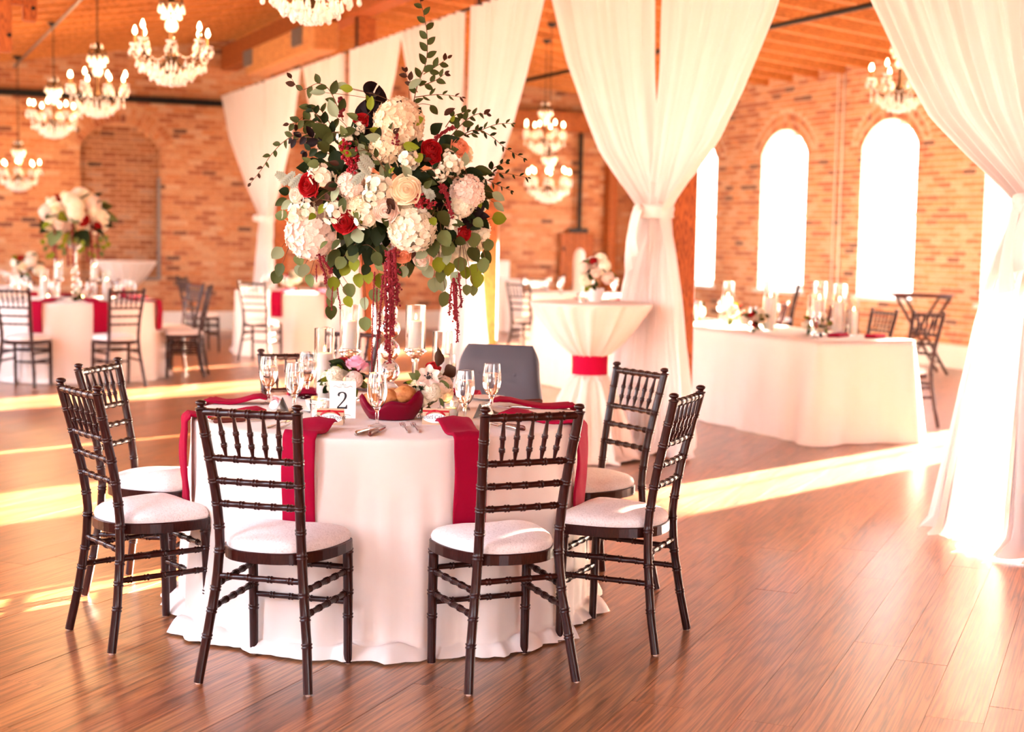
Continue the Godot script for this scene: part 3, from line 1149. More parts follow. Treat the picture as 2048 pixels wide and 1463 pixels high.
func rose_shape(rose_seed := 1) -> Mb:   # opens along +y, radius about 1
	var b := Mb.new()
	var g := RandomNumberGenerator.new()
	g.seed = rose_seed
	# a bud of wrapped petals, then layers that open wider and lower
	var lay := [[2, 0.1, 1.0, -0.06, 1.5], [3, 0.19, 0.98, -0.06, 1.1], [3, 0.29, 0.95, -0.03, 0.95], [4, 0.41, 0.9, 0.02, 0.8], [4, 0.54, 0.83, 0.07, 0.75], [5, 0.67, 0.73, 0.13, 0.72], [5, 0.8, 0.6, 0.2, 0.72]]
	b.lathe([Vector2(0.12, 0.2), Vector2(0.15, 0.5), Vector2(0.12, 0.66), Vector2(0.05, 0.73), Vector2(0, 0.735)], 10)
	b.tint = Color(0.9, 0.84, 0.8)
	b.lathe([Vector2(0.14, 0.5), Vector2(0.28, 0.5), Vector2(0.42, 0.42), Vector2(0.56, 0.32), Vector2(0.68, 0.18), Vector2(0.74, 0.0), Vector2(0.55, -0.3), Vector2(0, -0.45)].slice(0), 14)
	for l in lay.size():
		var n: int = lay[l][0]
		var rad: float = lay[l][1]
		var high: float = lay[l][2]
		var curl: float = lay[l][3]
		for k in n:
			var a0 := TAU * (k + 0.43 * l + g.randf() * 0.2) / n
			var half: float = TAU / n * lay[l][4]
			var lift := g.randf_range(-0.04, 0.04)
			b.tint = Color(1, 1, 1).lerp(Color(0.93, 0.88, 0.86), g.randf())
			b.sheet(7, 7, func(s, t):
				var x: float = (s - 0.5) * 2.0
				var a: float = a0 + x * half * (0.75 + 0.25 * sin(t * PI))
				var r: float = rad * (0.72 + 0.28 * sin(minf(t * 1.4, 1.0) * PI / 2)) + curl * t * t * (1.0 + 0.5 * x * x) + 0.05 * x * rad
				var y: float = high - 0.62 * (1.0 - t) + lift - maxf(curl, 0.0) * 0.9 * pow(t, 5.0) - x * x * x * x * (0.12 + 0.035 * l)
				return Vector3(cos(a) * r, y - 0.25, sin(a) * r))
	b.tint = Color(1, 1, 1)
	return b


func floret(petals := 4, cup := 0.25, ruffle := 0.0) -> Mb:
	var b := Mb.new()
	for k in petals:
		var a := TAU * k / petals
		b.add(Mb.new().sheet(3, 3, func(s, t):
			var x: float = (s - 0.5) * 2.0
			var w := sin(clampf(t * 0.9 + 0.08, 0, 1) * PI * 0.72) * 0.62
			return Vector3(x * w, cup * t * t + cup * x * x * 0.5 + ruffle * sin(x * 5.0) * t, t)), Transform3D(Basis(Vector3.UP, a), Vector3(0, 0.02 * (k % 2), 0)))
	return b


# a ball of florets, radius 1
func hydrangea_shape(n := 64, size := 0.27, petals := 4, hseed := 1, squash := 0.92, loose := 0.0) -> Mb:
	var b := Mb.new()
	var g := RandomNumberGenerator.new()
	g.seed = hseed
	var f := floret(petals, 0.2, 0.04)
	for k in n:
		var y := 1.0 - 2.0 * (k + 0.5) / n
		var a := k * 2.39996 + g.randf() * 0.3
		var q := sqrt(1.0 - y * y)
		var d := Vector3(cos(a) * q, y, sin(a) * q)
		var side := d.cross(Vector3(0.3, 1, 0.2)).normalized()
		var bs := Basis(side, d, side.cross(d)) * Basis(Vector3.UP, g.randf() * TAU)
		bs = bs * Basis(Vector3.RIGHT, g.randf_range(-0.3, 0.3))
		var w := g.randf_range(0.0, 1.0)
		b.tint = Color(1, 1, 1).lerp(Color(0.9, 0.88, 0.72), w * w)
		b.add(f, Transform3D(bs.scaled_local(Vector3.ONE * size * g.randf_range(0.85, 1.15)), d * Vector3(1, squash, 1) * (g.randf_range(0.86, 0.98) + loose * g.randf_range(-0.6, 0.3))))
	b.tint = Color(0.75, 0.78, 0.5)
	var core := 1.0 - loose * 0.6
	b.lathe([Vector2(0, -0.7) * core, Vector2(0.5, -0.5) * core, Vector2(0.72, 0) * core, Vector2(0.5, 0.5) * core, Vector2(0, 0.7) * core], 10)
	b.tint = Color(1, 1, 1)
	return b


func berries_shape(n := 46, size := 0.17, bseed := 2) -> Mb:
	var b := Mb.new()
	var g := RandomNumberGenerator.new()
	g.seed = bseed
	for k in n:
		var d := Vector3(g.randfn(), g.randfn(), g.randfn()).normalized() * pow(g.randf(), 0.4)
		b.lathe([Vector2(0, -1), Vector2(0.75, -0.65), Vector2(1, 0), Vector2(0.7, 0.7), Vector2(0.3, 0.8), Vector2(0, 0.6)], 7, Transform3D(Basis(Vector3(g.randf(), g.randf(), 0.2).normalized(), g.randf() * TAU) * (size * g.randf_range(0.8, 1.1)), d))
	return b


func plume(path: Array, r: float, pseed := 1) -> Mb:   # amaranth: a cord of tiny tufts
	var g := RandomNumberGenerator.new()
	g.seed = pseed
	var fine := curve(path, 8)
	var b := Mb.new()
	var total := 0.0
	for k in fine.size() - 1:
		total += fine[k].distance_to(fine[k + 1])
	var pts := []
	var rad := []
	var n := int(total / (r * 0.55)) + 3
	for k in n:
		var f := float(k) / (n - 1) * (fine.size() - 1)
		var i := mini(int(f), fine.size() - 2)
		var p: Vector3 = fine[i].lerp(fine[i + 1], f - i)
		pts.append(p)
		rad.append(r * 0.6 * (1.0 - 0.4 * k / n))
		for j in 2:
			var o := Vector3(g.randfn(), g.randfn() * 0.5, g.randfn()) * r * 0.55
			b.lathe([Vector2(0, -1), Vector2(0.9, -0.3), Vector2(0.7, 0.6), Vector2(0, 1)], 5, Transform3D(Basis(Vector3(g.randf(), 0.3, g.randf()).normalized(), g.randf() * TAU) * (r * g.randf_range(0.35, 0.65)), p + o))
	b.tube(pts, rad, 6)
	return b


var S := {}

func make_flower_shapes() -> void:
	make_leaf_shapes()
	S.hyd = [hydrangea_shape(120, 0.21, 4, 1).mesh(), hydrangea_shape(105, 0.22, 4, 2).mesh()]
	S.stock = [hydrangea_shape(34, 0.36, 5, 3, 0.9, 0.8).mesh(), hydrangea_shape(32, 0.38, 5, 4, 1.3, 0.8).mesh()]
	S.rose = [rose_shape(1).mesh(), rose_shape(5).mesh()]
	S.berry = berries_shape().mesh()


# pixel offsets of the flowers in the tall bouquet, turned into metres round its middle: x right, y up, z towards the hall's near end
func bq(px: float, py: float, z: float) -> Vector3:
	return Vector3((px - 781.0) / 512.0, (390.0 - py) / 512.0, z)


func dome_z(px: float, py: float) -> float:    # how far the front of the bouquet stands out there
	var q := Vector2((px - 783.0) / 215.0, (py - 385.0) / 185.0)
	return 0.33 * sqrt(maxf(0.0, 1.0 - q.length_squared()))


func up_to(d: Vector3) -> Basis:      # turns +y to d
	var y := d.normalized()
	var x := y.cross(Vector3(0.12, 0.2, 0.95)).normalized()
	return Basis(x, y, x.cross(y))


func bloom(t: Node3D, called: String, mesh_: Mesh, m: Material, p: Vector3, r: float, out := 0.35) -> MeshInstance3D:
	var d := Vector3(p.x * 0.9, p.y * 0.7 + out * 0.1, 0.22 + maxf(p.z, -1.0)) if p.z >= 0 else p
	return put(called, mesh_, m, t, Transform3D(up_to(d) * r, p))


func twig(t: Node3D, pts: Array, m: Material, size: float, step := 0.03, shape := "oval", tipm: Material = null) -> void:
	var path := []
	size *= 1.45
	step *= 0.9
	for e in pts:
		path.append(bq(e[0], e[1], e[2]))
	var fine := curve(path, 8)
	var n := fine.size()
	var rad := []
	for k in n:
		rad.append(lerpf(0.0022, 0.0009, float(k) / n))
	var tw := put("leafy_twig", Mb.new().tube(fine, rad, 5), M.stem_brown, t)
	var run := 0.0
	var side := 1.0
	for k in range(1, n):
		run += fine[k].distance_to(fine[k - 1])
		if run >= step:
			run = 0.0
			var along: Vector3 = (fine[k] - fine[k - 1]).normalized()
			var perp := along.cross(Vector3(0, 0, 1)).normalized() * side
			side = -side
			var d := along * 0.75 + perp * 0.7 + Vector3(0, 0, rng.randf_range(-0.35, 0.35))
			var f := float(k) / n
			put("leaf", L[shape], tipm if tipm != null and f > 0.75 else m, tw, leaf_at(fine[k], d, Vector3(rng.randf_range(-0.7, 0.7), rng.randf_range(-0.5, 0.7), 1), size * lerpf(1.1, 0.6, f * f) * rng.randf_range(0.85, 1.15)))
	put("leaf", L[shape], tipm if tipm != null else m, tw, leaf_at(fine[-1], fine[-1] - fine[-2], Vector3(0.3, 0.3, 1), size * 0.6))


const EUCALYPTUS := [
	[[600, 470], [[576, 505, 24], [575, 536, 23], [563, 552, 24], [605, 516, 20], [584, 446, 22], [606, 536, 24]]],
	[[650, 500], [[625, 556, 23], [620, 536, 24], [663, 518, 24], [676, 559, 24], [668, 580, 24], [700, 573, 24], [663, 617, 25], [703, 595, 20], [668, 596, 18]]],
	[[735, 490], [[726, 552, 24], [748, 545, 22], [706, 533, 22], [718, 503, 24], [723, 521, 22], [734, 600, 22], [757, 580, 24], [735, 639, 24], [766, 552, 26], [765, 509, 24], [744, 477, 26], [700, 520, 22]]],
	[[830, 495], [[809, 518, 26], [847, 518, 24], [820, 535, 20], [855, 535, 22]]],
	[[880, 480], [[879, 518, 26], [873, 486, 28], [901, 502, 26], [884, 555, 27], [870, 559, 25], [893, 586, 26], [900, 527, 24], [882, 540, 24], [860, 500, 24]]],
	[[925, 470], [[909, 489, 26], [938, 500, 28], [922, 517, 25], [918, 545, 24], [935, 568, 18], [947, 570, 18], [930, 535, 22]]],
	[[955, 460], [[956, 530, 26], [956, 547, 26], [970, 518, 26], [968, 503, 24], [982, 442, 24], [975, 480, 22], [945, 470, 26]]],
	[[940, 390], [[982, 392, 24], [950, 395, 26], [985, 410, 22], [955, 370, 24], [930, 345, 22]]],
	[[880, 420], [[882, 433, 28], [888, 468, 28], [870, 445, 24]]],
	[[720, 290], [[750, 244, 24], [685, 259, 30], [726, 282, 28], [679, 288, 28], [751, 279, 24], [732, 309, 26], [700, 300, 22]]],
	[[790, 320], [[776, 300, 26], [815, 310, 26], [817, 347, 28], [776, 347, 26], [790, 347, 24], [732, 322, 22]]],
	[[700, 380], [[697, 391, 26], [706, 409, 26], [670, 420, 20], [725, 430, 26], [640, 425, 22], [600, 415, 24], [585, 410, 22]]],
	[[820, 230], [[816, 194, 26], [860, 225, 20], [700, 195, 26], [712, 200, 22], [655, 205, 26]]],
]

func make_bouquet() -> Node3D:
	var t := thing("tall_bouquet", "", "flower arrangement")
	# dark leaves that fill the inside
	for k in 150:
		var d := Vector3(rng.randfn(), rng.randfn(), rng.randfn()).normalized()
		var p := Vector3(d.x * 0.33, d.y * 0.26 - 0.02, d.z * 0.27) * rng.randf_range(0.35, 0.98)
		put("foliage_leaf", L.broad if k % 3 else L.oval, M.leaf_dark if k % 4 else M.leaf_olive, t, leaf_at(p, d + Vector3(0, -0.3, 0), Vector3(rng.randf_range(-1, 1), 0.6, 1), rng.randf_range(0.06, 0.115)))
	for e in [[765, 500, 50], [690, 515, 55], [835, 505, 45], [745, 465, 45], [655, 400, 40], [905, 345, 34], [870, 330, 32], [700, 440, 44], [805, 345, 40], [775, 395, 40], [680, 330, 40]]:
		put("broad_leaf", L.broad, M.leaf_dark, t, leaf_at(bq(e[0], e[1] - 20, dome_z(e[0], e[1]) - 0.03), Vector3(rng.randf_range(-0.5, 0.5), -1, 0.3), Vector3(rng.randf_range(-0.3, 0.3), 0.3, 1), e[2] / 512.0 * 1.1))
	for k in 75:
		var a := rng.randf() * TAU
		var q := sqrt(rng.randf()) * 0.82
		var px := 783.0 + cos(a) * q * 205.0
		var py := 385.0 + sin(a) * q * 170.0
		put("foliage_leaf", L.broad if k % 2 else L.oval, [M.leaf_dark, M.leaf_dark, M.leaf_olive][k % 3], t, leaf_at(bq(px, py, dome_z(px, py) - 0.05), Vector3(cos(a), -sin(a) - 0.3, 0.5), Vector3(rng.randf_range(-0.8, 0.8), 0.4, 1), rng.randf_range(0.06, 0.1)))
	for e in [[803, 258, 49, "petal_cream", 0], [783, 303, 33, "petal_cream", 1], [633, 470, 50, "petal_blush", 0], [832, 456, 46, "petal_white", 1], [718, 378, 28, "petal_blush", 0], [735, 418, 28, "petal_cream", 1], [935, 385, 34, "petal_blush", 0], [925, 410, 24, "petal_white", 1]]:
		bloom(t, "hydrangea", S.hyd[e[4]], M[e[3]], bq(e[0], e[1], dome_z(e[0], e[1]) * 0.95 + 0.0), e[2] / 512.0)
	for e in [[663, 362, 20], [690, 428, 22], [747, 438, 20], [615, 432, 24], [635, 425, 18], [706, 288, 15], [905, 335, 18], [885, 350, 14], [908, 440, 16], [962, 462, 15], [825, 328, 18], [772, 380, 24], [760, 400, 18], [900, 320, 12], [650, 350, 14], [730, 270, 12]]:
		bloom(t, "stock_blossom", S.stock[int(e[0]) % 2], M.petal_white, bq(e[0], e[1], dome_z(e[0], e[1]) + 0.01), e[2] / 512.0)
	for e in [[637, 378, 24, "petal_red"], [707, 445, 24, "petal_red"], [867, 308, 20, "petal_red"], [872, 322, 14, "petal_red"], [822, 385, 29, "petal_cream"], [785, 424, 24, "petal_blush"], [918, 301, 19, "petal_peach"], [930, 464, 15, "petal_red"], [815, 505, 18, "petal_peach"], [612, 395, 20, "petal_blush"], [732, 255, 16, "petal_red"], [850, 515, 16, "petal_blush"]]:
		bloom(t, "rose", S.rose[int(e[1]) % 2], M[e[3]], bq(e[0], e[1], dome_z(e[0], e[1]) + 0.02), e[2] / 512.0)
	for e in [[712, 312, 22], [722, 338, 19], [735, 332, 14], [850, 402, 17], [868, 408, 12], [890, 380, 10]]:
		put("berry_cluster", S.berry, M.berry, t, Transform3D(Basis() * (e[2] / 512.0), bq(e[0], e[1], dome_z(e[0], e[1]) + 0.02)))
	for e in [[605, 350], [600, 372], [622, 355], [757, 362], [765, 345], [748, 350], [850, 375], [868, 385]]:
		put("silver_leaf", L.lobed, M.dusty, t, leaf_at(bq(e[0], e[1], dome_z(e[0], e[1]) + 0.02), Vector3((e[0] - 783) * 0.004 + rng.randf_range(-0.4, 0.4), rng.randf_range(-0.8, 0.6), 0.2), Vector3(0, 0.2, 1), 0.075))
	# dark plum callas and leaves at the top, maroon leaves at the right
	for e in [[745, 200], [755, 232], [735, 225], [748, 255], [738, 270], [765, 245], [725, 240], [760, 215], [748, 285], [770, 262]]:
		put("plum_leaf", L.oval, M.leaf_plum, t, leaf_at(bq(e[0], e[1] + 15, dome_z(e[0], e[1]) * 0.8), Vector3(rng.randf_range(-0.5, 0.5), 1, 0.1), Vector3(rng.randf_range(-0.6, 0.6), 0, 1), rng.randf_range(0.07, 0.1)))
	var calla := Mb.new().sheet(16, 6, func(s, q): return Vector3(cos(s * TAU * 0.9) * (0.008 + 0.026 * q), 0.035 * q + 0.02 * q * sin(s * PI), sin(s * TAU * 0.9) * (0.008 + 0.026 * q)))
	put("calla", calla, M.leaf_plum, t, Transform3D(up_to(Vector3(0.1, 0.3, 1)), bq(746, 198, 0.12)))
	for k in 16:
		var a := k * 0.9
		put("maroon_leaf", L.oval, M.leaf_plum, t, leaf_at(bq(945, 430, 0.2), Vector3(cos(a), sin(a) * 0.7, 0.45), Vector3(0.2, 0.4, 1), rng.randf_range(0.05, 0.075)))
	for e in [[[809, 253], [806, 268], [802, 290], [800, 300]], [[906, 262], [895, 268], [882, 280], [874, 292]], [[678, 205], [682, 222], [690, 245]], [[890, 375], [898, 395], [905, 420], [908, 440]], [[828, 225], [832, 233], [836, 240]]]:
		var path := []
		for q in e:
			path.append(bq(q[0], q[1], dome_z(q[0], q[1]) + 0.03))
		put("amaranth_plume", plume(path, 0.011, int(e[0][0])), M.amaranth, t)
	# hanging amaranth
	for e in [[790, 500, 640, 0.013, 4], [796, 505, 712, 0.007, -2], [784, 520, 690, 0.009, 3], [800, 495, 600, 0.012, 6], [779, 545, 665, 0.006, -5], [763, 540, 728, 0.0035, -3], [768, 570, 735, 0.003, 2], [912, 550, 630, 0.01, 3], [917, 560, 672, 0.006, 3], [921, 540, 605, 0.006, 5], [908, 560, 620, 0.005, -3], [653, 508, 565, 0.007, 12], [660, 512, 545, 0.008, 14], [648, 530, 562, 0.003, 0], [682, 570, 615, 0.003, -2], [692, 572, 612, 0.003, 4], [798, 520, 660, 0.01, 1], [690, 390, 410, 0.004, 0]]:
		var z := dome_z(e[0], 470) * 0.9 + 0.03
		put("hanging_amaranth", plume([bq(e[0], e[1], z), bq(e[0] + e[4] * 0.4, lerpf(e[1], e[2], 0.35), z + 0.012), bq(e[0] + e[4], lerpf(e[1], e[2], 0.7), z), bq(e[0] + e[4] * 1.1, e[2], z - 0.004)], e[3], int(e[0] + e[2])), M.amaranth, t)
	# silver-dollar eucalyptus
	for sp in EUCALYPTUS:
		var c: Array = sp[0]
		var z0 := maxf(dome_z(c[0], c[1]) - 0.02, 0.05)
		var stems := Mb.new()
		var ends := []
		for e in sp[1]:
			var z := maxf(dome_z(e[0], e[1]), 0.07 + 0.06 * sin(e[0] * 0.7)) + 0.03
			var b0 := bq(c[0], c[1], z0)
			var b1 := bq(e[0], e[1] - e[2] * 0.35, z)
			stems.tube(curve([b0, b0.lerp(b1, 0.5) + Vector3(0, 0.012, 0.012), b1], 4), 0.0011, 4)
			ends.append([b1, b1 - b0, e[2]])
		var sprig := put("eucalyptus_sprig", stems, M.stem_brown, t)
		for q in ends:
			var m2: Material = [M.leaf_sage, M.leaf_sage, M.leaf_silver, M.leaf_olive, M.leaf_lime][rng.randi_range(0, 4)] if c[1] > 400 else [M.leaf_lime, M.leaf_silver, M.leaf_olive][rng.randi_range(0, 2)]
			var along := Vector3(q[1].x * 0.8 + rng.randf_range(-0.05, 0.05), q[1].y - 0.05, rng.randf_range(-0.02, 0.02))
			put("leaf", L.round if c[1] > 400 else L.oval, m2, sprig, leaf_at(q[0], along, Vector3(rng.randf_range(-0.8, 0.8), rng.randf_range(-0.4, 0.6), 1), q[2] / 512.0 * 1.25))
	# long twigs that reach out of the bouquet
	var ol: Material = M.leaf_olive
	var br: Material = M.leaf_bronze
	twig(t, [[818, 260, 0.1], [830, 185, 0.06], [848, 130, 0.05], [849, 80, 0.04], [842, 40, 0.03], [832, 5, 0.02], [825, -20, 0.01]], ol, 0.031, 0.025, "oval", br)
	twig(t, [[843, 155, 0.05], [868, 140, 0.06], [890, 124, 0.06]], ol, 0.026, 0.02, "oval", br)
	twig(t, [[836, 178, 0.05], [865, 168, 0.06], [885, 155, 0.07]], ol, 0.026, 0.02, "oval", br)
	twig(t, [[828, 200, 0.06], [875, 194, 0.06], [918, 198, 0.05]], ol, 0.022, 0.02, "slim", br)
	twig(t, [[832, 190, 0.05], [815, 165, 0.05], [806, 150, 0.05]], br, 0.024, 0.018)
	twig(t, [[650, 300, 0.1], [615, 276, 0.12], [580, 288, 0.1], [550, 315, 0.08], [528, 345, 0.06], [506, 372, 0.05]], ol, 0.024, 0.024, "oval", br)
	twig(t, [[690, 250, 0.1], [665, 195, 0.1], [640, 178, 0.08], [605, 190, 0.06], [585, 168, 0.05]], ol, 0.036, 0.035, "oval", br)
	twig(t, [[680, 280, 0.12], [640, 225, 0.1], [610, 245, 0.1], [595, 258, 0.08]], ol, 0.034, 0.028, "oval", br)
	twig(t, [[700, 310, 0.18], [668, 272, 0.16], [640, 240, 0.14], [628, 228, 0.12]], M.leaf_dark, 0.034, 0.022)
	twig(t, [[690, 330, 0.2], [650, 308, 0.18], [620, 312, 0.15]], M.leaf_dark, 0.032, 0.022, "oval", M.leaf_plum)
	twig(t, [[670, 300, 0.16], [630, 284, 0.14], [602, 286, 0.12], [590, 290, 0.1]], M.leaf_plum, 0.034, 0.022)
	twig(t, [[660, 260, 0.14], [622, 250, 0.12], [596, 256, 0.1], [585, 258, 0.1]], ol, 0.03, 0.022, "oval", br)
	twig(t, [[895, 285, 0.16], [925, 250, 0.14], [950, 232, 0.1], [968, 232, 0.08]], ol, 0.028, 0.022, "oval", br)
	twig(t, [[890, 260, 0.14], [905, 238, 0.12], [928, 228, 0.1]], ol, 0.028, 0.02)
	twig(t, [[915, 280, 0.15], [945, 264, 0.12], [975, 272, 0.1], [1005, 295, 0.07], [1042, 314, 0.05]], M.leaf_dark, 0.022, 0.022, "slim")
	twig(t, [[930, 275, 0.14], [960, 262, 0.1], [990, 250, 0.08], [1018, 247, 0.05]], ol, 0.022, 0.02, "slim")
	twig(t, [[925, 370, 0.2], [958, 350, 0.15], [1000, 345, 0.1], [1050, 352, 0.06]], M.leaf_dark, 0.022, 0.022, "slim")
	twig(t, [[968, 352, 0.14], [985, 335, 0.1], [1008, 322, 0.08]], M.leaf_dark, 0.022, 0.02)
	twig(t, [[960, 355, 0.14], [985, 365, 0.1], [1018, 378, 0.07]], M.leaf_dark, 0.02, 0.02, "slim")
	twig(t, [[905, 375, 0.22], [895, 400, 0.22], [885, 430, 0.22], [900, 455, 0.2]], M.leaf_plum, 0.028, 0.02)
	for k in 46:
		var a := rng.randf() * TAU
		var q := sqrt(rng.randf()) * 0.93
		var px := 783.0 + cos(a) * q * 210.0
		var py := 375.0 + sin(a) * q * 175.0
		put("small_leaf", L.oval if k % 3 else L.round, [M.leaf_olive, M.leaf_lime, M.leaf_sage, M.leaf_dark, M.leaf_bronze][k % 5], t, leaf_at(bq(px, py, dome_z(px, py) + 0.035), Vector3(cos(a) + rng.randf_range(-0.8, 0.8), -sin(a) + rng.randf_range(-0.6, 0.6), 0.3), Vector3(rng.randf_range(-0.8, 0.8), 0.5, 1), rng.randf_range(0.03, 0.055)))
	twig(t, [[790, 360, 0.34], [770, 330, 0.36], [745, 312, 0.33], [715, 300, 0.28]], ol, 0.022, 0.024)
	twig(t, [[850, 350, 0.33], [880, 345, 0.32], [905, 360, 0.3], [925, 350, 0.26]], M.leaf_dark, 0.024, 0.02)
	twig(t, [[690, 410, 0.3], [660, 405, 0.28], [630, 412, 0.24], [598, 408, 0.18]], br, 0.026, 0.022)
	# the side away from the camera
	for k in 26:
		var a := rng.randf_range(PI * 1.05, PI * 1.95)
		var y := rng.randf_range(-0.2, 0.22)
		var q := sqrt(1.0 - pow(y / 0.33, 2.0))
		var p := Vector3(cos(a) * 0.36 * q, y, sin(a) * 0.28 * q)
		if k % 3 == 0:
			put("hydrangea", S.hyd[k % 2], M.petal_blush if k % 2 else M.petal_white, t, Transform3D(up_to(p) * 0.08, p))
		else:
			put("rose" if k % 3 == 1 else "stock_blossom", S.rose[k % 2] if k % 3 == 1 else S.stock[k % 2], [M.petal_red, M.petal_cream, M.petal_white][k % 3], t, Transform3D(up_to(p) * 0.045, p))
	return t


# a small round arrangement: radius r, its lowest point at the origin
func make_posy(called: String, r: float, pseed: int, mix: Array, tall := 1.0, big := 1.0) -> Node3D:
	var g := RandomNumberGenerator.new()
	g.seed = pseed
	var t := thing(called, "", "flower arrangement")
	for k in 34:
		var d := Vector3(g.randfn(), g.randfn() * 0.7 + 0.25, g.randfn()).normalized()
		put("foliage_leaf", [L.broad, L.oval, L.round][k % 3], [M.leaf_dark, M.leaf_sage, M.leaf_olive, M.leaf_lime][g.randi_range(0, 3)], t, leaf_at(Vector3(0, r * tall, 0) + d * r * Vector3(0.7, 0.7 * tall, 0.7), d + Vector3(0, -0.2, 0), Vector3(g.randf_range(-1, 1), 0.7, g.randf_range(-1, 1)), r * g.randf_range(0.4, 0.65)))
	var n := mix.size()
	for k in n:
		var y := 1.0 - 1.45 * (k + 0.5) / n
		var a := k * 2.4 + g.randf() * 0.4
		var q := sqrt(1.0 - y * y)
		var d := Vector3(cos(a) * q, y, sin(a) * q)
		var p := Vector3(0, r * tall, 0) + d * r * Vector3(0.82, 0.82 * tall, 0.82)
		var e: String = mix[k]
		if e.begins_with("h"):
			put("hydrangea", S.hyd[k % 2], M[{"hw": "petal_white", "hb": "petal_blush", "hc": "petal_cream"}[e]], t, Transform3D(up_to(d) * r * 0.42 * big, p))
		elif e.begins_with("s"):
			put("stock_blossom", S.stock[k % 2], M.petal_white, t, Transform3D(up_to(d) * r * 0.26 * big, p))
		elif e == "b":
			put("berry_cluster", S.berry, M.berry, t, Transform3D(up_to(d) * r * 0.18, p))
		else:
			put("rose", S.rose[k % 2], M[{"rr": "petal_red", "rw": "petal_cream", "rp": "petal_pink", "rb": "petal_blush"}[e]], t, Transform3D(up_to(d) * r * 0.3 * big, p))
	return t


# ---------------------------------------------------------------- table ware
const TABLE := Vector3(1.90, 0, -5.448)
const TOP := 0.766

func on_table(du: float, dv: float, y := 0.0) -> Vector3:     # du along the hall, dv across, from the table's middle
	return TABLE + Vector3(dv, TOP + y, -du)


func make_goblet() -> Node3D:
	var t := thing("water_goblet", "", "glass")
	var out := [Vector2(0, 0.0), Vector2(0.033, 0.0), Vector2(0.034, 0.002), Vector2(0.02, 0.006), Vector2(0.007, 0.012), Vector2(0.0052, 0.03), Vector2(0.0068, 0.04), Vector2(0.0058, 0.055), Vector2(0.012, 0.066), Vector2(0.024, 0.08), Vector2(0.033, 0.1), Vector2(0.0368, 0.125), Vector2(0.0365, 0.15), Vector2(0.0335, 0.178), Vector2(0.0315, 0.196)]
	var inn := [Vector2(0.0308, 0.1965), Vector2(0.0302, 0.196), Vector2(0.0322, 0.178), Vector2(0.0352, 0.15), Vector2(0.0355, 0.125), Vector2(0.0317, 0.1), Vector2(0.0227, 0.081), Vector2(0.01, 0.07), Vector2(0, 0.068)]
	put("bowl", Mb.new().lathe(out + inn, 28), M.clear_glass, t)
	put("water", Mb.new().lathe([Vector2(0, 0.0682), Vector2(0.0102, 0.0702), Vector2(0.0229, 0.0812), Vector2(0.0319, 0.1), Vector2(0.0357, 0.125), Vector2(0.0354, 0.15), Vector2(0.0345, 0.159), Vector2(0, 0.159)], 28), M.water, t)
	return t


func tube_glass(r: float, h: float, wall := 0.003) -> Mb:
	return Mb.new().lathe([Vector2(0, 0), Vector2(r, 0), Vector2(r, h), Vector2(r - wall * 0.5, h + 0.001), Vector2(r - wall, h), Vector2(r - wall, 0.006), Vector2(0, 0.006)], 28)


func candle_parts(t: Node3D, r: float, h: float, y: float, lit := true) -> void:
	var c := put("candle", Mb.new().lathe([Vector2(0, 0), Vector2(r, 0), Vector2(r, h - 0.004), Vector2(r - 0.004, h), Vector2(r * 0.3, h - 0.003), Vector2(0, h - 0.004)], 22), M.wax, t, at_turn(Vector3(0, y, 0)))
	put("wick", Mb.new().tube([Vector3(0, h - 0.004, 0), Vector3(0.001, h + 0.008, 0)], 0.0009, 5), M.anemone_black, c)
	if lit:
		put("flame", Mb.new().lathe([Vector2(0, 0), Vector2(0.0035, 0.004), Vector2(0.0042, 0.009), Vector2(0.0024, 0.018), Vector2(0, 0.026)], 10), M.flame, c, at_turn(Vector3(0, h + 0.004, 0)))


func make_cylinder_candle() -> Node3D:
	var t := thing("candle_cylinder", "", "candle holder")
	put("glass_cylinder", tube_glass(0.042, 0.3), M.clear_glass, t)
	candle_parts(t, 0.031, 0.19, 0.007)
	return t


func make_stemmed_candle() -> Node3D:
	var t := thing("stemmed_candle_holder", "", "candle holder")
	put("stem", Mb.new().lathe([Vector2(0, 0), Vector2(0.045, 0), Vector2(0.046, 0.006), Vector2(0.03, 0.014), Vector2(0.014, 0.02), Vector2(0.0125, 0.16), Vector2(0.016, 0.165), Vector2(0.014, 0.172), Vector2(0.03, 0.188), Vector2(0.044, 0.2), Vector2(0.05, 0.204), Vector2(0.05, 0.21), Vector2(0, 0.21)], 24), M.clear_glass, t)
	put("glass_cylinder", tube_glass(0.0425, 0.19), M.clear_glass, t, at_turn(Vector3(0, 0.211, 0)))
	candle_parts(t, 0.028, 0.115, 0.219)
	return t


func make_votive() -> Node3D:
	var t := thing("votive_candle", "", "candle")
	put("cup", Mb.new().lathe([Vector2(0, 0), Vector2(0.026, 0), Vector2(0.029, 0.03), Vector2(0.033, 0.062), Vector2(0.031, 0.063), Vector2(0.027, 0.03), Vector2(0.0235, 0.008), Vector2(0, 0.008)], 22), M.clear_glass, t)
	candle_parts(t, 0.023, 0.03, 0.0085)
	return t


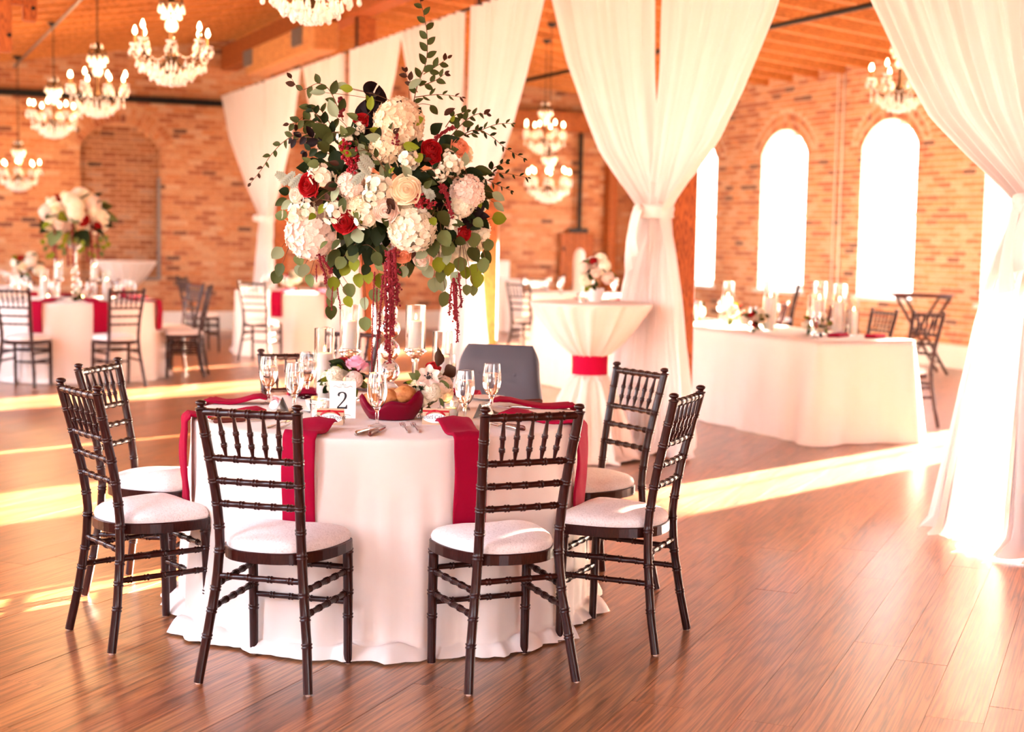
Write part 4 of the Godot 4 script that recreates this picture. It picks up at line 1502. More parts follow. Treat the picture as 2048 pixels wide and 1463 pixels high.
func make_stand() -> Node3D:
	var t := thing("crystal_stand", "tall crystal flower stand of stacked glass balls at the middle of the nearest round table", "flower stand", on_table(0, 0))
	put("base", Mb.new().lathe([Vector2(0, 0), Vector2(0.075, 0), Vector2(0.076, 0.01), Vector2(0.06, 0.02), Vector2(0.03, 0.034), Vector2(0, 0.04)], 24), M.clear_glass, t)
	for k in 4:
		var y := 0.04 + k * 0.083
		put("ball", Mb.new().lathe([Vector2(0, 0), Vector2(0.02, 0.002), Vector2(0.034, 0.016), Vector2(0.0405, 0.038), Vector2(0.037, 0.06), Vector2(0.022, 0.076), Vector2(0.018, 0.081), Vector2(0, 0.083)], 20, at_turn(Vector3(0, y, 0)), 0.6), M.clear_glass, t)
	put("collar", Mb.new().lathe([Vector2(0, 0), Vector2(0.028, 0), Vector2(0.03, 0.03), Vector2(0.024, 0.045), Vector2(0, 0.045)], 20, at_turn(Vector3(0, 0.372, 0))), M.silver, t)
	put("column", Mb.new().lathe([Vector2(0, 0), Vector2(0.017, 0), Vector2(0.016, 0.16), Vector2(0.022, 0.17), Vector2(0.016, 0.18), Vector2(0.04, 0.2), Vector2(0, 0.205)], 20, at_turn(Vector3(0, 0.417, 0))), M.clear_glass, t)
	put("bowl", Mb.new().lathe([Vector2(0, 0), Vector2(0.05, 0.004), Vector2(0.075, 0.03), Vector2(0.085, 0.06), Vector2(0, 0.062)], 22, at_turn(Vector3(0, 0.61, 0))), M.silver, t)
	return t


# folded cloth napkin from a tip on the table over the edge and down: a and b are points (du, dv) round the table's middle
func napkin_mesh(a: Vector2, b: Vector2, drop: float, wide := 0.125, edge_r := 0.776) -> Mb:
	var dir := (b - a).normalized()
	# go on along dir to the table's edge
	var out := a
	while out.length() < edge_r - 0.004:
		out += dir * 0.004
	var path := []
	var long := a.distance_to(out)
	for k in 9:
		var f := k / 8.0
		var lift := 0.012 + 0.013 * exp(-pow((f - 0.12) / 0.22, 2.0)) + 0.006 * sin(f * 7.0)
		path.append(Vector3(a.lerp(out, f).y, TOP + lift, -a.lerp(out, f).x))
	var rad := out.normalized()
	for k in 4:
		var e := (k + 1) / 4.0 * PI / 2
		var o := out + rad * sin(e) * 0.018
		path.append(Vector3(o.y, TOP + 0.008 - (1 - cos(e)) * 0.018, -o.x))
	for k in 9:
		var o := out + rad * (0.018 + 0.006 * sin(k * 0.6))
		path.append(Vector3(o.y, TOP - 0.01 - drop * (k + 1) / 9.0, -o.x))
	if drop <= 0.0:
		path.resize(9)
	var n := path.size()
	var tan2 := Vector3(-rad.x, 0, -rad.y)     # sideways along the rim
	var side0 := Vector3(dir.x, 0, dir.y)
	return Mb.new().sheet(20, n - 1, func(s, t):
		var k := int(round(t * (n - 1)))
		var p: Vector3 = path[k]
		var w: Vector3 = side0.lerp(-tan2, clampf((k - 4.0) / 5.0, 0, 1)).normalized()
		var fw: Vector3 = (path[mini(k + 1, n - 1)] - path[maxi(k - 1, 0)]).normalized()
		var up := fw.cross(w).normalized()
		if up.y < -0.2 or (k > 11 and up.dot(Vector3(rad.y, 0, -rad.x)) < 0):
			up = -up
		var ang: float = s * TAU
		var c := cos(ang)
		var q := sin(ang)
		var th := 0.0075
		var x := signf(c) * pow(absf(c), 0.5) * wide * 0.5
		var y := signf(q) * pow(absf(q), 0.6) * th
		if k < 5 and drop > 0.0:
			y += (5 - k) * 0.0018 * (1.0 - pow(x / wide * 2.0, 2.0)) * 0.8
		if k == 0:
			x *= 0.97
			y *= 0.4
		y += 0.002 * sin(x * 90.0 + k)
		return p + w * x + up * y, true)


func make_fork() -> Node3D:
	var t := thing("fork", "", "fork")
	var b := Mb.new()
	b.tube(curve([Vector3(0, 0.002, 0.1), Vector3(0, 0.004, 0.03), Vector3(0, 0.008, -0.03), Vector3(0, 0.004, -0.055)], 5), [0.0055, 0.0052, 0.005, 0.0048, 0.0045, 0.004, 0.0035, 0.003, 0.0028, 0.0027, 0.0027, 0.0028, 0.003, 0.004, 0.006, 0.008], 8, true, 0.45)
	for k in 4:
		var x := (k - 1.5) * 0.0055
		b.tube([Vector3(x * 0.9, 0.004, -0.052), Vector3(x, 0.006, -0.075), Vector3(x, 0.011, -0.1)], [0.0019, 0.0016, 0.0008], 5)
	put("fork_body", b, M.silver, t)
	return t


func make_knife(wooden: bool) -> Node3D:
	var t := thing("steak_knife" if wooden else "table_knife", "", "knife")
	put("blade", Mb.new().sheet(6, 8, func(s, q):
		var a: float = s * TAU
		return Vector3(cos(a) * (0.0095 - 0.006 * q * q) + 0.002, 0.003 + sin(a) * 0.0011, -0.012 - 0.105 * q), true), M.silver, t)
	var h := put("handle", Mb.new().tube([Vector3(0, 0.006, -0.015), Vector3(0, 0.006, 0.0), Vector3(0, 0.0075, 0.05), Vector3(0, 0.008, 0.095), Vector3(0, 0.0075, 0.105), Vector3(0, 0.007, 0.108)], [0.006, 0.008, 0.0095, 0.0105, 0.008, 0.003], 10, true, 0.7), M.wood_handle if wooden else M.silver, t)
	if wooden:
		for z in [0.015, 0.05, 0.085]:
			put("rivet", Mb.new().lathe([Vector2(0, 0), Vector2(0.0022, 0), Vector2(0, 0.0012)], 8, at_turn(Vector3(0, 0.0135, z))), M.silver, h)
	return t


func letters(text: String, size: float, serif := true, slant := 0.0) -> ArrayMesh:
	var tm := TextMesh.new()
	var f := SystemFont.new()
	f.font_names = PackedStringArray(["Droid Serif" if serif else "Droid Sans"])
	if slant != 0.0:
		var fv := FontVariation.new()
		fv.base_font = f
		fv.variation_transform = Transform2D(Vector2(1, 0), Vector2(slant, 1), Vector2.ZERO)
		tm.font = fv
	else:
		tm.font = f
	tm.text = text
	tm.font_size = 64
	tm.pixel_size = size / 64.0
	tm.depth = 0.0004
	tm.curve_step = 1.0
	var a := ArrayMesh.new()
	a.add_surface_from_arrays(Mesh.PRIMITIVE_TRIANGLES, tm.get_mesh_arrays())
	return a


func place_card(at: Vector3, turn: float, label: String, name_: String, body: Material) -> Node3D:
	var t := thing("place_card", label, "place card", at, turn, "tented place cards round the nearest table")
	for s in [1.0, -1.0]:
		put("card_side", Mb.new().box(Vector3(0, 0.03, 0), Vector3(0.098, 0.066, 0.0012), 0.0004, Transform3D(Basis(Vector3.RIGHT, -s * 0.42), Vector3(0, 0.0, s * 0.0275))), body, t)
	# pale name label with a curved foot, then the name
	var face := Transform3D(Basis(Vector3.RIGHT, -0.42), Vector3(0, 0.0, 0.0275))
	var pts := PackedVector2Array()
	for k in 13:
		var f := k / 12.0 * 2.0 - 1.0
		pts.append(Vector2(f * 0.043, 0.0 + 0.03 + 0.012 * (1.0 - f * f)))
	for k in 13:
		var f := 1.0 - k / 12.0 * 2.0
		pts.append(Vector2(f * 0.043, 0.018 - 0.014 * (1.0 - f * f)))
	var lab := Mb.new().slab(pts, 0.0, 0.0008)
	put("name_label", lab, M.card, t, face * Transform3D(Basis(Vector3.RIGHT, PI / 2) * Basis(Vector3.BACK, 0), Vector3(0, 0.048, 0.0009)))
	if name_ != "":
		put("name", letters(name_, 0.019, true, 0.3), M.ink, t, face * Transform3D(Basis(), Vector3(0, 0.028, 0.0016)))
	put("ribbon", Mb.new().box(Vector3(0, 0.052, 0.0015), Vector3(0.099, 0.007, 0.001), 0.0002, face), M.ribbon, t)
	for s in [-1.0, 1.0]:
		put("ribbon_tail", Mb.new().sheet(3, 6, func(a, q): return face * Vector3(s * 0.036 * q, 0.053 - 0.016 * q * q + (a - 0.5) * 0.008, 0.003 + 0.002 * sin(q * 4.0))), M.ribbon, t)
	return t


func build_table() -> void:
	var cl := put("tablecloth", round_cloth(0.76, TOP, 0.065, 9, 3, 220, 0.1), M.white_cloth, null, Transform3D(Basis(), TABLE))
	tag(cl, "white floor-length cloth over the nearest round table with the red napkins hanging down", "tablecloth")
	make_stand()
	var bt := make_bouquet()
	bt.position = TABLE + Vector3(0, 1.615, 0)
	bt.rotation.y = -deg_to_rad(24.0)
	bt.set_meta("label", "big tall bouquet of white hydrangeas, red roses and trailing eucalyptus on the nearest table")
	# goblets
	var g0 := make_goblet()
	var gl := ["water goblet in front of the bread rolls, nearest to the camera", "water goblet left of the tented grey card, before the grey chair", "water goblet farthest right on the table, near the red napkin's curl", "water goblet behind the low anemone flowers, half hidden", "water goblet farthest left, before the chair at the table's back", "water goblet beside the white butter bowl", "water goblet behind the other two left ones, under the chair's top rail", "water goblet hidden behind the stemmed candle holders"]
	var gp := [[-0.397, -0.184], [-0.375, 0.168], [-0.126, 0.384], [0.346, 0.38], [0.397, -0.38], [0.076, -0.362], [0.554, -0.173]]
	for k in gp.size():
		var at := on_table(gp[k][0], gp[k][1])
		if k == 0:
			g0.position = at
			g0.set_meta("label", gl[0])
			g0.set_meta("group", "water goblets on the nearest table")
		else:
			dup(g0, at, k * 0.7, gl[k])
	# candles
	var h0 := make_stemmed_candle()
	h0.position = on_table(0.451, -0.02)
	tag(h0, "tall stemmed glass candle holder left of the crystal flower stand", "candle holder", "stemmed candle holders on the nearest table")
	dup(h0, on_table(0.423, 0.262), 1.0, "tall stemmed glass candle holder right of the crystal flower stand")
	var c0 := make_cylinder_candle()
	c0.position = on_table(0.5, -0.115)
	tag(c0, "glass cylinder with a pillar candle, left of the stemmed holders", "candle holder", "glass cylinders standing on the nearest table")
	dup(c0, on_table(0.24, 0.315), 1.0, "glass cylinder with a pillar candle, right of the stemmed holders above the anemone")
	var v0 := make_votive()
	v0.position = on_table(-0.16, -0.335)
	tag(v0, "lit votive candle in a small glass cup right before the number card's left edge", "candle", "votive candles on the nearest table")
	dup(v0, on_table(-0.01, -0.29), 1.0, "lit votive candle just behind the one beside the number card")
	dup(v0, on_table(-0.22, 0.175), 2.0, "lit votive candle between the low flowers and the goblet, above a name card")
	# number card, leaning slightly back
	var card := thing("table_number", "white scalloped card with a printed figure 2 before the low flowers", "table number", on_table(-0.13, -0.232), -deg_to_rad(24.0))
	var lean := Transform3D(Basis(Vector3.RIGHT, -0.12), Vector3.ZERO)
	var pts := PackedVector2Array()
	for k in 61:
		var f := k / 60.0
		pts.append(Vector2(lerpf(-0.05, 0.05, f), 0.14 + 0.0014 * absf(sin(f * PI * 15.0))))
	pts.append(Vector2(0.05, 0.0))
	pts.append(Vector2(-0.05, 0.0))
	for k in pts.size():
		pts[k].y = 0.142 - pts[k].y
	put("card", Mb.new().slab(pts, -0.0008, 0.0008), M.card, card, lean * Transform3D(Basis(Vector3.RIGHT, PI / 2), Vector3(0, 0.142, 0)))
	put("numeral", letters("2", 0.088), M.ink, card, lean * Transform3D(Basis(), Vector3(0, 0.066, 0.0012)))
	var orn := Mb.new()
	for s in [-1.0, 1.0]:
		orn.tube(curve([Vector3(s * 0.004, 0.119, 0.001), Vector3(s * 0.016, 0.117, 0.001), Vector3(s * 0.028, 0.122, 0.001), Vector3(s * 0.036, 0.118, 0.001)], 5), 0.0011, 5)
		orn.tube(curve([Vector3(s * 0.002, 0.122, 0.001), Vector3(s * 0.007, 0.127, 0.001), Vector3(s * 0.013, 0.124, 0.001)], 5), 0.0008, 5)
		orn.tube(curve([Vector3(s * 0.004, 0.011, 0.001), Vector3(s * 0.018, 0.014, 0.001), Vector3(s * 0.032, 0.01, 0.001)], 5), 0.001, 5)
	orn.lathe([Vector2(0, -0.003), Vector2(0.0025, 0), Vector2(0, 0.004)], 8, at_turn(Vector3(0, 0.128, 0.001)))
	put("ornament", orn, M.grey_card, card, lean)
	put("foot", Mb.new().box(Vector3(0, 0.004, -0.012), Vector3(0.07, 0.008, 0.03), 0.002), M.card, card)
	# name cards
	place_card(on_table(-0.285, -0.325), -deg_to_rad(24.0), "kraft place card with a red ribbon below the number card", "Chloe Plesset", M.kraft)
	place_card(on_table(-0.385, 0.05), -deg_to_rad(30.0), "kraft place card with a red ribbon below the low anemone flowers", "Daniel Calquin", M.kraft)
	place_card(on_table(0.17, -0.4), -deg_to_rad(85.0), "grey tented card with a ribbon bow behind the left goblets", "", M.grey_card)
	place_card(on_table(0.04, 0.33), deg_to_rad(70.0), "grey tented card standing edge on beside the right-hand goblet's stem", "", M.grey_card)
	place_card(on_table(-0.25, 0.3), deg_to_rad(48.0), "tented card with a ribbon behind the near right chair's left finial", "", M.grey_card)
	# napkins
	var nap := [[[-0.37, -0.385], [-0.585, -0.525], 0.31, "red napkin hanging down the table front beside the left name card"], [[-0.46, 0.08], [-0.751, 0.027], 0.31, "red napkin hanging down the table front beside the right name card"], [[-0.03, -0.5], [0.03, -0.72], 0.3, "red napkin hanging at the table's left edge over the cloth's side"], [[0.40, -0.38], [0.5, -0.62], 0.25, "red rolled napkin lying at the far left of the table"], [[0.094, 0.47], [-0.05, 0.75], 0.2, "red rolled napkin lying at the table's far right, beyond the goblet"], [[-0.3, 0.36], [-0.52, 0.55], 0.3, "red napkin hanging at the table's right edge behind the near right chair"], [[0.5, -0.2], [0.76, -0.14], 0.25, "red napkin at the back of the table before the far chair"], [[0.4, 0.42], [0.55, 0.56], 0.25, "red napkin at the place of the grey chair"]]
	for e in nap:
		var o := put("red_napkin", napkin_mesh(Vector2(e[0][0], e[0][1]), Vector2(e[1][0], e[1][1]), e[2]), M.red_cloth, null, Transform3D(Basis(), TABLE))
		tag(o, e[3], "napkin", "red napkins on the nearest table")
	# bread in a red napkin
	var bas := put("bread_basket", Mb.new().sheet(64, 14, func(s, q):
		var a: float = s * TAU
		var c := cos(a)
		var d := sin(a)
		var lip := 0.075 + 0.022 * sin(a * 2.0 + 0.8) + 0.014 * sin(a * 5.0)
		var outw: float = 1.0 + 0.05 * sin(a * 7.0) * q
		if q < 0.5:
			var w: float = q * 2.0
			var rr: float = (0.75 + 0.3 * sin(w * PI * 0.6)) * outw
			return Vector3(c * 0.115 * rr, 0.003 + lip * w, d * 0.085 * rr)
		var w2: float = (q - 0.5) * 2.0
		var r2: float = lerpf(1.02, 0.3, w2) * outw
		return Vector3(c * 0.108 * r2, lerpf(0.003 + lip, 0.03, minf(w2 * 1.6, 1.0)), d * 0.08 * r2), true), M.red_satin, null, at_turn(on_table(-0.2, -0.06), -deg_to_rad(24.0)))
	tag(bas, "bread basket lined with a dark red satin napkin, at the table's near middle", "bread basket")
	var roll := Mb.new().lathe([Vector2(0, -0.03), Vector2(0.03, -0.024), Vector2(0.042, -0.004), Vector2(0.036, 0.018), Vector2(0.018, 0.03), Vector2(0, 0.033)], 18, Transform3D(Basis().scaled(Vector3(1.15, 1, 0.9)), Vector3.ZERO), 0.3).mesh()
	var rl := ["golden bread roll highest in the red basket, next to the white flowers", "golden bread roll behind the goblet in the red basket", "pale bread roll at the left in the red basket", "bread roll at the back of the red basket"]
	var rp := [[0.048, 0.095, -0.005, 0.5], [-0.02, 0.085, 0.015, 0.2], [-0.07, 0.07, 0.01, -0.3], [0.0, 0.08, -0.045, 0.9]]
	for k in 4:
		var b := at_turn(on_table(-0.2, -0.06), -deg_to_rad(24.0))
		var o := put("bread_roll", roll, M.bread, null, b * Transform3D(Basis(Vector3(0.3, 1, 0.2).normalized(), rp[k][3]), Vector3(rp[k][0], rp[k][1], rp[k][2])))
		tag(o, rl[k], "bread roll", "bread rolls in the red basket")
	# low flowers
	var lo := make_posy("low_flowers", 0.085, 11, ["hw", "rb", "hw", "hb", "rw", "hw", "hw", "s", "hb", "hw"], 0.75)
	lo.position = on_table(-0.17, 0.1, 0.035)
	lo.rotation.y = 0.4
	lo.set_meta("label", "low white flowers with a black-eyed anemone in a clear cube vase right of the bread")
	var an := put("anemone", Mb.new().sheet(40, 6, func(s, q):
		var a: float = s * TAU
		return Vector3(cos(a) * 0.045 * q * (0.85 + 0.15 * cos(a * 6.0)), 0.02 * q * q + 0.004 * sin(a * 6.0), sin(a) * 0.045 * q * (0.85 + 0.15 * cos(a * 6.0))), true), M.petal_blush, lo, Transform3D(up_to(Vector3(-0.55, 0.35, 0.8)), Vector3(-0.045, 0.125, 0.045)))
	put("anemone_eye", S.berry, M.anemone_black, an, Transform3D(Basis() * 0.016, Vector3(0, 0.01, 0)))
	for e in [[0.06, 0.13, 0.02, 0.9, 0.4], [0.075, 0.12, 0.0, 1.0, -0.1], [0.02, 0.16, 0.0, 0.15, 1.0]]:
		put("bronze_leaf", L.broad, M.leaf_bronze, lo, leaf_at(Vector3(e[0] * 0.4, e[1], e[2] + 0.04), Vector3(e[3], e[4], 0.1), Vector3(0.1, 0.5, 1), 0.075))
	put("rose", S.rose[0], M.petal_red, lo, Transform3D(up_to(Vector3(0.5, 0.6, -0.2)) * 0.03, Vector3(0.055, 0.15, -0.03)))
	var cube := put("cube_vase", Mb.new().lathe([Vector2(0, 0), Vector2(0.06, 0), Vector2(0.062, 0.003), Vector2(0.062, 0.075), Vector2(0.058, 0.076), Vector2(0.058, 0.008), Vector2(0, 0.008)], 4, at_turn(Vector3.ZERO, 0.5)), M.clear_glass, null, at_turn(on_table(-0.17, 0.1)))
	tag(cube, "clear square glass vase under the low anemone flowers", "vase")
	var st := Mb.new()
	for k in 12:
		var a := k * 2.4
		st.tube([Vector3(cos(a) * 0.03, 0.01, sin(a) * 0.03), Vector3(-cos(a) * 0.02, 0.06, -sin(a) * 0.02)], 0.002, 5)
	put("flower_stems", st, M.stem_green, lo, at_turn(Vector3(0, -0.033, 0)))
	var l2 := make_posy("low_flowers", 0.085, 23, ["hw", "rr", "hw", "rp", "hb", "hw", "s", "hw", "rb"], 0.75)
	l2.position = on_table(0.3, -0.09, 0.03)
	l2.rotation.y = 2.2
	l2.set_meta("label", "low flowers with red and pink roses behind the number card")
	put("rose", S.rose[1], M.petal_red, l2, Transform3D(up_to(Vector3(0.1, 0.7, -0.5)) * 0.034, Vector3(0.03, 0.135, 0.02)))
	put("rose", S.rose[0], M.petal_pink, l2, Transform3D(up_to(Vector3(0, 1, 0.1)) * 0.045, Vector3(-0.075, 0.145, -0.02)))
	for k in 6:
		put("bronze_leaf", L.broad, M.leaf_bronze if k % 2 else M.leaf_dark, l2, leaf_at(Vector3(-0.01, 0.11, 0), Vector3(cos(k * 1.3), 0.6, sin(k * 1.3)), Vector3(0.2, 0.6, 1), 0.085))
	var cube2 := put("cube_vase", cube.mesh, M.clear_glass, null, at_turn(on_table(0.3, -0.09)))
	tag(cube2, "clear square glass vase under the red and pink roses", "vase")
	# cutlery: turn puts local -z from b to a
	var f0 := make_fork()
	var k0 := make_knife(false)
	var s0 := make_knife(true)
	var sets := [["f", -0.38, -0.084, -0.6, -0.14, "fork at the table's near edge, left one of the pair with tines up"], ["f", -0.388, -0.045, -0.6, -0.1, "fork at the table's near edge, right one of the pair with tines up"], ["k", -0.41, -0.16, -0.62, -0.335, "plain silver knife beside the wood-handled one at the near edge"], ["s", -0.42, -0.15, -0.643, -0.293, "wood-handled steak knife at the table's near edge, below the goblet"], ["s", -0.125, -0.5, -0.15, -0.72, "wood-handled steak knife seen through the near left chair's back"], ["k", -0.09, -0.5, -0.115, -0.73, "silver knife behind the wood-handled one at the left"], ["f", -0.164, -0.42, -0.35, -0.58, "fork seen past the near left chair's right post"], ["f", -0.2, -0.4, -0.39, -0.55, "second fork beside the left name card"], ["s", -0.43, 0.25, -0.655, 0.285, "wood-handled steak knife seen through the near right chair's back"], ["k", -0.42, 0.22, -0.66, 0.25, "silver knife seen through the near right chair's back"], ["f", -0.3, 0.42, -0.52, 0.56, "fork lying by the right-hand hanging napkin"], ["f", 0.0, 0.42, -0.05, 0.66, "fork lying before the rolled napkin at the right"], ["s", 0.2, 0.45, 0.13, 0.72, "wood-handled steak knife beyond the rolled napkin at the right"]]
	var firsts := {}
	for e in sets:
		var src: Node3D = {"f": f0, "k": k0, "s": s0}[e[0]]
		var a := Vector2(e[2], -e[1])
		var b := Vector2(e[4], -e[3])
		var dir := (a - b).normalized()
		var mid := b + dir * 0.1
		var pos := TABLE + Vector3(mid.x, TOP + 0.0015, mid.y)
		var turn := atan2(-dir.x, -dir.y)
		if not firsts.has(e[0]):
			firsts[e[0]] = 1
			src.position = pos
			src.rotation.y = turn
			src.set_meta("label", e[5])
		else:
			dup(src, pos, turn, e[5])
	# plates and a bowl at the left
	var plate := Mb.new().lathe([Vector2(0, 0), Vector2(0.045, 0), Vector2(0.05, 0.004), Vector2(0.078, 0.011), Vector2(0.079, 0.013), Vector2(0.05, 0.007), Vector2(0, 0.005)], 30).mesh()
	tag(put("side_plate", plate, M.porcelain, null, at_turn(on_table(0.09, -0.26))), "white side plate under the butter bowl", "plate", "white plates on the nearest table")
	tag(put("side_plate", plate, M.porcelain, null, at_turn(on_table(0.33, 0.56))), "white side plate before the grey chair", "plate", "white plates on the nearest table")
	tag(put("butter_bowl", Mb.new().lathe([Vector2(0, 0), Vector2(0.03, 0), Vector2(0.047, 0.018), Vector2(0.052, 0.042), Vector2(0.05, 0.043), Vector2(0.044, 0.02), Vector2(0, 0.006)], 26), M.porcelain, null, at_turn(on_table(0.09, -0.26, 0.006))), "white bowl of butter between the left goblet and the votives", "bowl")
	var bu := Mb.new()
	for k in 4:
		bu.box(Vector3(cos(k * 1.7) * 0.016, 0.03 + 0.007 * k, sin(k * 1.7) * 0.016), Vector3(0.026, 0.014, 0.02), 0.004, at_turn(Vector3.ZERO, k * 0.6))
	tag(put("butter", bu, M.butter, null, at_turn(on_table(0.09, -0.26, 0.004))), "yellow butter pats heaped in the white bowl", "butter")


func build_chairs() -> void:
	var c := make_chair()
	var grp := "dark chiavari chairs round the nearest table"
	var all := [[4.83, 1.372, 39.9, "dark chiavari chair nearest to the camera on the left, its back to us"], [4.62, 1.949, -0.5, "dark chiavari chair nearest to the camera on the right, its back to us"], [4.839, 2.438, -42.6, "dark chiavari chair at the table's right side, its seat before the other right chair"], [5.427, 2.641, -98.8, "dark chiavari chair at the table's right side, farther one beside the cocktail table"], [5.381, 1.092, 75.9, "dark chiavari chair at the table's left side, the nearer one with its whole back showing"], [5.916, 1.222, 125.9, "dark chiavari chair at the table's left side, the farther one in the sunbeam"], [6.21, 1.81, 186.0, "dark chiavari chair behind the goblets at the back of the nearest table"], [7.72, 2.28, 225.0, "dark chiavari chair standing alone beyond the table, behind the tall candles"]]
	for k in all.size():
		var e: Array = all[k]
		if k == 0:
			c.position = P(e[0], e[1])
			c.rotation.y = facing(e[2])
			tag(c, e[3], "", grp)
		else:
			dup(c, P(e[0], e[1]), facing(e[2]), e[3], grp if k < 7 else "dark chiavari chairs about the hall")
	# grey upholstered chair at the far right place
	var t := thing("upholstered_chair", "grey upholstered chair with a button-tufted back at the far right of the nearest table", "chair", P(6.03, 2.47), facing(222.0))
	var bk := Mb.new().sheet(48, 26, func(s, q):
		var a: float = s * TAU
		var hw := lerpf(0.265, 0.195, smoothstep(0.0, 0.9, q))
		var top := sin(clampf((1.0 - q) * 9.0, 0.0, PI / 2))
		var th := 0.045 * top
		var c2 := cos(a)
		var d := sin(a)
		var x := signf(c2) * pow(absf(c2), 0.4) * (hw - 0.035 * (1.0 - top))
		var z := signf(d) * pow(absf(d), 0.6) * th
		var dent := 0.0
		for b in [[-0.09, 0.82], [0.09, 0.82], [0.0, 0.74], [-0.09, 0.66], [0.09, 0.66]]:
			dent += exp(-(pow(x - b[0], 2.0) + pow(lerpf(0.42, 0.955, q) - b[1], 2.0)) / 0.0012) * 0.016
		z -= signf(d) * dent
		return Vector3(x, lerpf(0.42, 0.955, q), -0.38 - 0.07 * q + z), true)
	bk.sheet(1, 1, func(s, q): return Vector3((s - 0.5) * 0.3, 0.954, -0.45 + (q - 0.5) * 0.01))
	put("backrest", bk, M.grey_tufted, t)
	for b in [[-0.09, 0.82], [0.09, 0.82], [0.0, 0.74], [-0.09, 0.66], [0.09, 0.66]]:
		put("button", Mb.new().lathe([Vector2(0, -0.006), Vector2(0.009, 0), Vector2(0, 0.006)], 10, Transform3D(Basis(Vector3.RIGHT, PI / 2), Vector3(b[0], b[1], -0.38 - 0.07 * (b[1] - 0.42) / 0.535 + 0.032))), M.grey_tufted, t)
	put("seat", Mb.new().box(Vector3(0, 0.42, -0.17), Vector3(0.46, 0.1, 0.42), 0.03), M.grey_tufted, t)
	for s in [-1.0, 1.0]:
		for z in [0.01, -0.38]:
			put("leg", Mb.new().tube([Vector3(s * 0.2, 0, z), Vector3(s * 0.19, 0.38, z * 0.95)], [0.013, 0.02], 8), M.mahogany, t)


